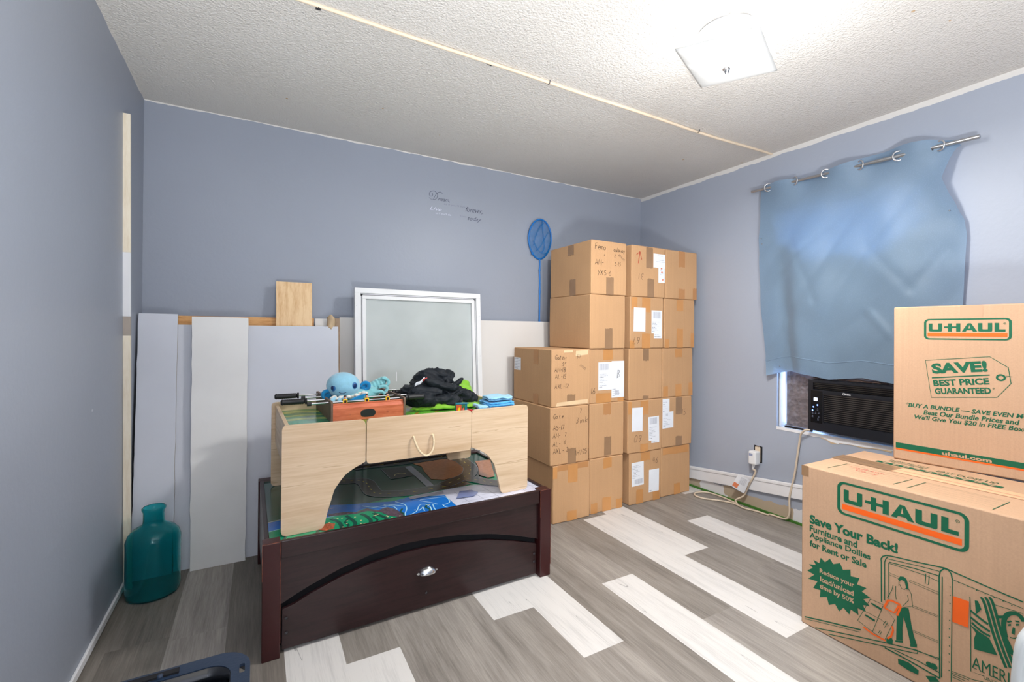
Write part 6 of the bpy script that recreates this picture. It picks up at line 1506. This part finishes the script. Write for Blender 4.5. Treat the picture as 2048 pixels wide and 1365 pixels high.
# lettering stuck on the back wall, half rubbed off
dc = ART['decal']
fw = Fr((0, YB, 0), (1, 0, 0), (0, 0, 1))
wd = thing('wall_lettering', 'faded cursive motto lettering on the upper back wall', 'wall lettering', (1.13, YB, 1.9))
fw = Fr((-1.13, 0, -1.9), (1, 0, 0), (0, 0, 1))
mb = MB()
mb.ribbon(smooth_path(dc['D'], 4), .0026, fw, .0008, 0)
mb.text('ream,', fw, 1.000, 1.080, 1.938, 1.958, .0008, 0, shear=.35)
mb.ribbon(smooth_path([(.940, 1.952), (.952, 1.944), (.968, 1.944)], 5), .002, fw, .0008, 0)
mb.build('dark_letters', 'decal_dark', wd)
mb = MB()
mb.text('forever,', fw, 1.190, 1.313, 1.892, 1.930, .0008, 0, shear=.4)
mb.text('today', fw, 1.206, 1.305, 1.836, 1.868, .0008, 0, shear=.4)
mb.build('bold_letters', 'decal_dark', wd)
mb = MB()
mb.text("as if you'll live", fw, 1.040, 1.188, 1.917, 1.932, .0008, 0)
mb.text('live', fw, 1.155, 1.197, 1.858, 1.869, .0008, 0)
mb.build('small_letters', 'decal_mid', wd)
mb = MB()
mb.text('Live', fw, .945, 1.025, 1.876, 1.898, .0008, 0, shear=.4)
mb.text("as if you'll die", fw, .984, 1.090, 1.851, 1.867, .0008, 0)
mb.build('ghost_letters', 'decal_ghost', wd)

# ------------------------------------------------------------------ teal glass bottle
BR = 1
bo = thing('glass_bottle', 'large teal glass bottle with short neck on the floor in the left corner', 'bottle', (-.374, 2.405, .0005))
prof = [(.001, .006), (.05, .007), (.080, .002), (.090, .004), (.0925, .014), (.094, .03), (.0938, .10), (.0935, .20), (.094, .228), (.087, .252), (.072, .270), (.054, .281), (.042, .288), (.0375, .296), (.0365, .31), (.0365, .338), (.0385, .344), (.0415, .350), (.0415, .357), (.038, .360)]
inner = [(max(.001, r_ - .0035), z + (.004 if z < .02 else -.001)) for r_, z in prof[::-1]]
MB().lathe(prof + [(.0355, .359)] + inner[1:], seg=56).build('bottle_body', 'teal_glass', bo, smooth=60)

# ------------------------------------------------------------------ right wall: curtain, rod, air conditioner, socket, cord
cu = ART['curt']
topz = sorted((-y, z) for y, z in cu['top'])
botz = sorted((-y, z) for y, z in cu['bot']) + [(-.80, .872)]
lft = [(1 - (z - .8493) / (2.0125 - .8493), y) for y, z in cu['left']]
zr0, zr1 = 1.9486, .865
rgt = sorted([((zr0 - z) / (zr0 - zr1), y) for y, z in cu['right']]) + [(1.0, .815)]
lft = sorted(lft)
rod_a, rod_b = cu['rod']
XROD = XR - .050
ct = thing('curtain', 'blue satin grommet curtain tacked over the window', 'curtain', (XR, 1.27, 0))
gy = [g[0] for g in cu['grom']]
def curt(u, v):
    y = lerp(interp(lft, v), interp(rgt, v), u)
    zt, zb = interp(topz, -y), interp(botz, -y)
    if u > .93: zt = lerp(zt, interp(topz, -.86), 0)
    z = lerp(zt, zb, v)
    # zigzag of the grommet heading round the rod
    ph = 0.0
    for i in range(5):
        if gy[i] >= y >= gy[i + 1]:
            s_ = (gy[i] - y) / (gy[i] - gy[i + 1])
            ph = math.sin(math.pi * s_) * (1 if i % 2 == 0 else -1)
    if y > gy[0]: ph = -.8 * min(1, (y - gy[0]) / .06)
    if y < gy[5]: ph = -.9 * min(1, (gy[5] - y) / .06)
    top = max(0, 1 - v / .16)
    x = XROD - .026 * ph * top ** .8
    body = lerp(XROD + .006, XR - .022, min(1, v * 1.15))
    x = lerp(body, x, top ** .6) if top > 0 else body
    p = Vector((0, y * 5.0, z * 2.0))
    amp = min(1, v * 3.2) * .0085
    x += amp * math.sin(u * 15 + 1.6 * noise.noise(p)) * (1 - .35 * v) + amp * 1.1 * noise.noise(Vector((0, y * 7, z * 5 + 3)))
    x -= .012 * math.exp(-((u - .40) / .22) ** 2 - ((v - .62) / .3) ** 2)
    cre = noise.noise(Vector((3.0, (y + z) * 4.2, (y - z) * 1.1)))
    x += .005 * (1 - abs(cre) * 3 if abs(cre) < .33 else 0) * min(1, v * 3)
    x += .016 * math.exp(-((u - .145) / .045) ** 2) * min(1, max(0, v - .35) * 3) - .010 * math.exp(-((u - .23) / .05) ** 2) * min(1, max(0, v - .3) * 3)
    for (u0, v0, u1, v1, a_) in ((.20, .30, .34, .62, .0035), (.34, .62, .60, .38, .0035), (.60, .40, .80, .60, .0035), (.62, .70, .78, .86, -.006), (.80, .60, .94, .44, .003)):
        q_ = max(0, min(1, ((u - u0) * (u1 - u0) + (v - v0) * (v1 - v0)) / ((u1 - u0) ** 2 + (v1 - v0) ** 2)))
        d_ = math.hypot(u - lerp(u0, u1, q_), v - lerp(v0, v1, q_))
        x += a_ * math.exp(-(d_ / .022) ** 2)
    # pulled out at the right edge, tacked at the left edge and bottom corner
    x -= .030 * max(0, (u - .86) / .14) ** 2 * math.exp(-((v - .17) / .10) ** 2)
    x -= .022 * max(0, (.06 - u) / .06) * max(0, (v - .9) / .1)
    return Vector((min(x, XR - .0065) - XR, y - 1.27, z))
mb = MB(); mb.grid(curt, 110, 110); cb = mb.build('curtain_cloth', 'blue_satin_curtain', ct, smooth=80)
mb = MB()
def hem(u, v): 
    p = curt(u, .918 + .006 * v); p.x -= .0022 * math.sin(v * math.pi); return p
mb.grid(hem, 110, 3); mb.build('hem_seam', 'blue_satin_curtain', ct, smooth=80)
for y, z in cu['grom']:
    i = gy.index(y)
    slope = 1 if i % 2 == 0 else -1
    a_ = math.radians(24) * slope
    zz = lerp(rod_a[1], rod_b[1], (rod_a[0] - y) / (rod_a[0] - rod_b[0]))
    mb = MB()
    c_ = Vector((XROD - XR - .0025, y - 1.27, zz + .001))
    ax = Matrix.Rotation(a_, 3, 'Z')
    mb.tube([c_ + ax @ Vector((0, .0205 * math.cos(t_), .0225 * math.sin(t_))) for t_ in [2 * math.pi * j / 28 for j in range(28)]], .0042, 8, closed=True)
    mb.build('grommet', 'chrome', ct, smooth=60)
for (u, v) in ((.018, .27), (.022, .30), (.083, .965), (.96, .285)):
    p = curt(u, v)
    MB().ball(p + Vector((-.003, 0, 0)), (.003, .0035, .0035), seg=10).build('tack', 'brushed_steel', ct)
rd = MB()
ra, rb = Vector((XROD, rod_a[0], rod_a[1])), Vector((XROD, rod_b[0], rod_b[1]))
mid_ = ra.lerp(rb, .62)
rd.tube([ra, mid_], .0078, 16)
rd.tube([mid_, rb], .0095, 16)
rod_o = tag(rd.build('curtain_rod', 'brushed_steel', smooth=50), 'bare silver curtain rod threaded through the blue curtain grommets', 'curtain rod')
for y in (1.62, .90):
    zz = lerp(rod_a[1], rod_b[1], (rod_a[0] - y) / (rod_a[0] - rod_b[0]))
    MB().tube([(XR, y, zz - .013), (XROD + .002, y, zz - .013), (XROD - .009, y, zz - .010), (XROD - .011, y, zz - .002)], .003, 8).build('rod_hook', 'dark_metal', rod_o, smooth=60)

# air conditioner in the window
ac = thing('air_conditioner', 'black window air conditioner with blue lit display below the curtain', 'air conditioner', (XR - .035, 1.4475, .568))
AWd, AHt = .470, .282
fr = Fr((0, 0, 0), (0, -1, 0), (0, 0, 1))
MB().box(.030, .34, -AWd + .008, -.008, .004, AHt - .006).build('casing', 'black_plastic', ac, bevel=.006)
mb = MB()
def zt(s): return AHt * 1.0
fp = MB()
g1 = (.024, AWd - .024, .228, .268)
g2 = (.078, AWd - .030, .052, .208)
# fascia with two openings
def fascia_strip(a, b_, c_, d_): fp.prism([(a, c_), (b_, c_), (b_, d_), (a, d_)], fr, -.034, 0)
fascia_strip(0, AWd, 0, g2[2]); fascia_strip(0, AWd, g2[3], g1[2]); fascia_strip(0, AWd, g1[3], AHt)
fascia_strip(0, g2[0], g2[2], g2[3]); fascia_strip(g2[1], AWd, g2[2], g2[3])
fascia_strip(0, g1[0], g1[2], g1[3]); fascia_strip(g1[1], AWd, g1[2], g1[3])
fp.build('front_panel', 'black_plastic', ac)
fp = MB(); fp.prism(rrect(-.002, AWd + .002, -.002, AHt + .002, .012), fr, -.034, -.028); fp.build('panel_back', 'black_plastic', ac)
mb = MB()
for i in range(15):
    z = g2[2] + .004 + i * (g2[3] - g2[2] - .006) / 14.6
    mb.add([fr(g2[0], z, -.010), fr(g2[1], z, -.010), fr(g2[1], z + .0055, -.002), fr(g2[0], z + .0055, -.002), fr(g2[0], z + .0030, -.012), fr(g2[1], z + .0030, -.012)], [(0, 1, 2, 3), (3, 2, 5, 4)])
mb.build('intake_grille', 'grey_louvre', ac)
mb = MB()
for i in range(4):
    z = g1[2] + .003 + i * .0095
    mb.add([fr(g1[0], z, -.016), fr(g1[1], z, -.016), fr(g1[1], z + .005, -.002), fr(g1[0], z + .005, -.002), fr(g1[0], z + .003, -.018), fr(g1[1], z + .003, -.018)], [(0, 1, 2, 3), (3, 2, 5, 4)])
mb.build('outlet_louvres', 'grey_louvre', ac)
cp = MB().prism(rrect(.014, .074, .044, .222, .004), fr, .0002, .0012).build('control_panel', 'navy_inside', ac)
MB().prism(rrect(.0295, .0490, .1655, .1830, .004), fr, .0012, .0018).build('display', 'led_white', cp)
for s_, z in ((.0487, .1430), (.0278, .1305), (.0236, .1115)):
    MB().lathe([(.0002, .0016), (.0026, .0014), (.003, .0)], fr(s_, z, .0012), 10, M=Matrix.Rotation(math.radians(-90), 3, 'Y')).build('indicator_light', 'led_blue', cp)
for s_, z in ((.0495, .121), (.0240, .0990), (.0396, .1005), (.0555, .1022), (.0238, .0795), (.0556, .0795), (.052, .0650)):
    mb = MB()
    mb.ribbon([(s_ - .003, z), (s_, z + .003), (s_ + .003, z)], .0012, fr, .0016)
    mb.ribbon([(s_ - .004, z - .005), (s_ + .004, z - .005)], .0010, fr, .0016)
    mb.build('button_symbol', 'icon_pale', cp)
mb = MB()
mb.ribbon([(.1795 + .0055 * math.cos(a), .2190 + .0055 * math.sin(a)) for a in [math.radians(30 + i * 14) for i in range(21)]], .0016, fr, .0008)
mb.text('Midea', fr, .1800, .2110, .2140, .2235, .0008, bold=.02)
mb.build('logo', 'white_paint', ac)
# foil bubble insulation around it
fo = MB()
ff = Fr((XR + .060, 0, 0), (0, -1, 0), (0, 0, 1))
rf = random.Random(3)
topline = [(-1.625, 1.645), (-1.58, 1.635), (-1.50, 1.575), (-1.44, 1.515), (-1.38, 1.525), (-1.31, 1.545), (-1.24, 1.520), (-1.15, 1.482), (-1.08, 1.540), (-.99, 1.605), (-.95, 1.62)]
fo.prism([(-1.617, .556), (-1.452, .556), (-1.452, .90), (-1.617, .90)], ff, 0, .008)
fo.prism([(-1.625, .553), (-1.452, .553), (-1.452, .556), (-1.625, .556)], ff, 0, .010)
fo_o = tag(fo.build('foil_insulation', 'foil_bubble_wrap'), 'crinkled silver foil insulation filling the window left of the air conditioner', 'insulation')
MB().prism([(-1.645, .895), (-1.455, .895), (-1.450, .8455), (-.935, .8455), (-.935, 1.62)] + topline[::-1] + [(-1.645, 1.65)], Fr((XR + .020, 0, 0), (0, -1, 0), (0, 0, 1)), 0, .006).build('upper_sheet', 'foil_bubble_wrap', fo_o)
mb = MB()
mb.grid(lambda u, v: Vector((XR + .052 - .060 * v + .004 * math.sin(u * 40), lerp(1.447, .955, u), .8555 + .004 * abs(math.sin(u * 23)) + .012 * (1 - v))), 60, 8)
tag(mb.build('foil_flap', 'brown_foil', smooth=60, solid=.002), 'strip of brownish foil folded over the top of the air conditioner', 'foil strip')
tag(MB().prism([(-1.612, .545), (-1.455, .545), (-1.455, .556), (-1.612, .556)], Fr((XR + .030, 0, 0), (0, -1, 0), (0, 0, 1)), 0, .012).build('black_bracket', 'black_plastic', bevel=.002), 'dark strip lying on the window sill left of the air conditioner', 'bracket')
mb = MB()
mb.grid(lambda u, v: Vector((XR + lerp(.020, .066, v), lerp(1.6440, 1.6360, v) - .006 * (1 - u) ** 3 * v, lerp(.5465, .92, u))), 12, 4)
tag(mb.build('caulk_strip', 'white_vinyl', smooth=60, solid=.002), 'white sealing strip at the left side of the window opening', 'sealing strip')

# socket, plug, cord
so = thing('wall_socket', 'uncovered wall socket in its dark opening on the right wall', 'wall socket', (XR, 1.765, .348))
fr = Fr((0, 0, 0), (0, -1, 0), (0, 0, 1))
MB().prism([(-.026, -.050), (.028, -.050), (.029, .052), (-.025, .054)], fr, .0002, .0012).build('box_opening', 'dark_gap', so)
MB().prism(rrect(-.017, .017, -.046, .046, .004), fr, .0012, .004).build('receptacle', 'ivory_cord', so)
MB().prism([(-.010, -.053), (.010, -.053), (.010, -.047), (-.010, -.047)], fr, .0012, .0028).build('mounting_strap', 'brushed_steel', so)
MB().prism([(-.010, .047), (.010, .047), (.010, .053), (-.010, .053)], fr, .0012, .0028).build('mounting_strap', 'brushed_steel', so)
pc = thing('power_cord', 'ivory power cord looping over the floor from wall plug to air conditioner', 'power cord', (XR - .030, 1.77, .335))
MB().box(-.024, .026, -.024, .026, -.047, .036).build('plug_body', 'white_plastic', pc, bevel=.008, bseg=3)
MB().box(-.0245, -.022, -.004, .020, .006, .022).build('test_button', 'icon_pale', pc)
MB().tube([(-.002, .002, -.046), (-.003, .004, -.062), (-.004, .006, -.080)], [.009, .007, .0055], 12).build('strain_relief', 'white_plastic', pc, smooth=60)
loc = Vector((XR - .030, 1.77, .335))
up = [Vector((XR - .022, y, z)) for y, z in ART['cordup']][::-1]
path = [Vector((XR - .034, 1.776, .255))] + [Vector((XR - .026, p.y, p.z)) for p in up[2:6]] + [Vector((XR - .045, 1.885, .030))]
flr = [Vector((min(x, XR - .02), y, .0065)) for x, y in ART['cordfloor']][::-1]
path += flr[1:-1]
wallp = [(1.552, .060, .030), (1.556, .150, .022), (1.531, .29, .016), (1.515, .42, .013), (1.502, .500, .016), (1.488, .535, .028), (1.462, .560, .036), (1.440, .566, .030)]
path += [Vector((XR - .030, 1.575, .016))] + [Vector((XR - dx, y, z)) for y, z, dx in wallp]
MB().tube([p - loc for p in smooth_path(path, 5)], .0055, 10).build('cord', 'ivory_cord', pc, smooth=70)
tgp = ART['tag']
mb = MB()
A_, B_, C_, D_ = [Vector((-.012 + dx, y - loc.y, z - loc.z)) for (y, z), dx in zip(tgp, (-.004, -.002, .004, -.018))]
mb.grid(lambda u, v: lerp(lerp(A_, B_, u), lerp(D_, C_, u), v) + Vector((-.004 * math.sin(u * 3.1), 0, 0)), 8, 8, 0)
mb.grid(lambda u, v: lerp(lerp(A_, B_, .04 + .40 * u), lerp(D_, C_, .04 + .40 * u), .62 + .30 * v) + Vector((-.004 * math.sin((.04 + .40 * u) * 3.1) - .0012, 0, 0)), 4, 3, 1)
for i in range(7):
    v0 = .10 + .07 * i
    mb.grid(lambda u, v: lerp(lerp(A_, B_, .35 + .5 * u), lerp(D_, C_, .35 + .5 * u), v0 + .02 * v) + Vector((-.004 * math.sin((.35 + .5 * u) * 3.1) - .0012, 0, 0)), 4, 1, 2)
mb.build('warning_tag', ['label_paper', 'label_orange', 'label_ink_pale'], pc)

# ------------------------------------------------------------------ storage tote and chair at the edge of the view
to = thing('storage_tote', 'dark navy open plastic tote with slotted rim on the floor at lower left', 'storage tote', (-.24, .86, 0))
X0, X1, Y0, Y1, TZ = -.225, .232, -.31, .312, .400
def loop(ins, r): return rrect(X0 + ins, X1 - ins, Y0 + ins, Y1 - ins, r, 10)
def plate(name, outer, holes, z0, z1, m, parent):
    c = bpy.data.curves.new(name, 'CURVE'); c.dimensions = '2D'; c.fill_mode = 'BOTH'; c.extrude = (z1 - z0) / 2
    for lp in [outer] + holes:
        s_ = c.splines.new('POLY'); s_.points.add(len(lp) - 1); s_.use_cyclic_u = True
        for p_, q in zip(s_.points, lp): p_.co = (q[0], q[1], 0, 1)
    ob = bpy.data.objects.new(name, c); COL.objects.link(ob)
    bpy.context.view_layer.update()
    me = bpy.data.meshes.new_from_object(ob.evaluated_get(bpy.context.evaluated_depsgraph_get()))
    bpy.data.objects.remove(ob)
    me.transform(Matrix.Translation((0, 0, (z0 + z1) / 2)))
    me.materials.clear(); me.materials.append(MATS[m])
    o = bpy.data.objects.new(name, me); COL.objects.link(o); o.parent = parent
    md = o.modifiers.new('rounded_edges', 'BEVEL'); md.width = .002; md.segments = 2; md.limit_method = 'ANGLE'; md.angle_limit = math.radians(50)
    return o
holes = [loop(.034, .045)[::-1], rrect(.2125, .2225, .228, .256, .003, 3)[::-1], rrect(-.205, -.195, .228, .256, .003, 3)[::-1]]
plate('rim', loop(0, .062), holes, TZ - .006, TZ, 'navy_plastic', to)
mb = MB()
secs = [(.0335, TZ - .002, .046), (.036, TZ - .05, .044), (.052, .012, .040), (.060, .008, .036)]
lps = [[(p[0], p[1], z) for p in loop(i_, r_)] for i_, z, r_ in secs]
n_ = len(lps[0])
for a, b_ in zip(lps, lps[1:]):
    mb.add(a + b_, [(i, (i + 1) % n_, n_ + (i + 1) % n_, n_ + i) for i in range(n_)])
mb.add(lps[-1], [tuple(range(n_))])
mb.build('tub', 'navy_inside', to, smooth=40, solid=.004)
mb = MB(); lp0 = loop(.002, .060)
mb.add([(p[0], p[1], TZ - .003) for p in lp0] + [(p[0], p[1], TZ - .030) for p in lp0], [(i, (i + 1) % len(lp0), len(lp0) + (i + 1) % len(lp0), len(lp0) + i) for i in range(len(lp0))])
mb.build('rim_skirt', 'navy_plastic', to, smooth=50, solid=.003)
mb = MB(); mb.box(-.03, .105, .286, .300, TZ, TZ + .004); mb.build('latch_slot', 'dark_gap', to)
for x in (.074,): MB().ball((x, .289, TZ + .002), (.006, .006, .005), seg=14).build('rim_stud', 'navy_plastic', to)

ch = thing('white_chair', 'white plastic chair back at the lower right corner of the view', 'chair', (1.555, .225, 0), math.radians(-29.05))
bk = [(-.194, .20), (.194, .20), (.190, .40)] + [(.180 - .0 + 0, .44)] 
mbk = MB()
outl0 = [(-.206, .22), (.206, .22), (.196, .36), (.186, .44), (.172, .478), (.150, .500), (.115, .512), (.0, .518), (-.115, .512), (-.150, .502), (-.172, .484), (-.188, .452), (-.198, .36)]
outl = [(p_.x, p_.y) for p_ in smooth_path([(a_, b_, 0) for a_, b_ in outl0[1:] + outl0[:1]], 6)]
mbk.prism(outl, FXZ((0, .018, 0)), 0, .018)
mbk.build('backrest', 'chair_plastic', ch, smooth=50, bevel=.007, bseg=4)
MB().prism(rrect(-.19, .19, -.30, .012, .04), FXY((0, 0, .235)), 0, .018).build('seat', 'chair_plastic', ch, bevel=.005)
for x, y in ((-.175, -.28), (.175, -.28), (-.175, -.005), (.175, -.005)):
    MB().tube([(x, y, .236), (x * 1.06, y * 1.04, .0)], [.018, .014], 14).build('leg', 'chair_plastic', ch, smooth=50)
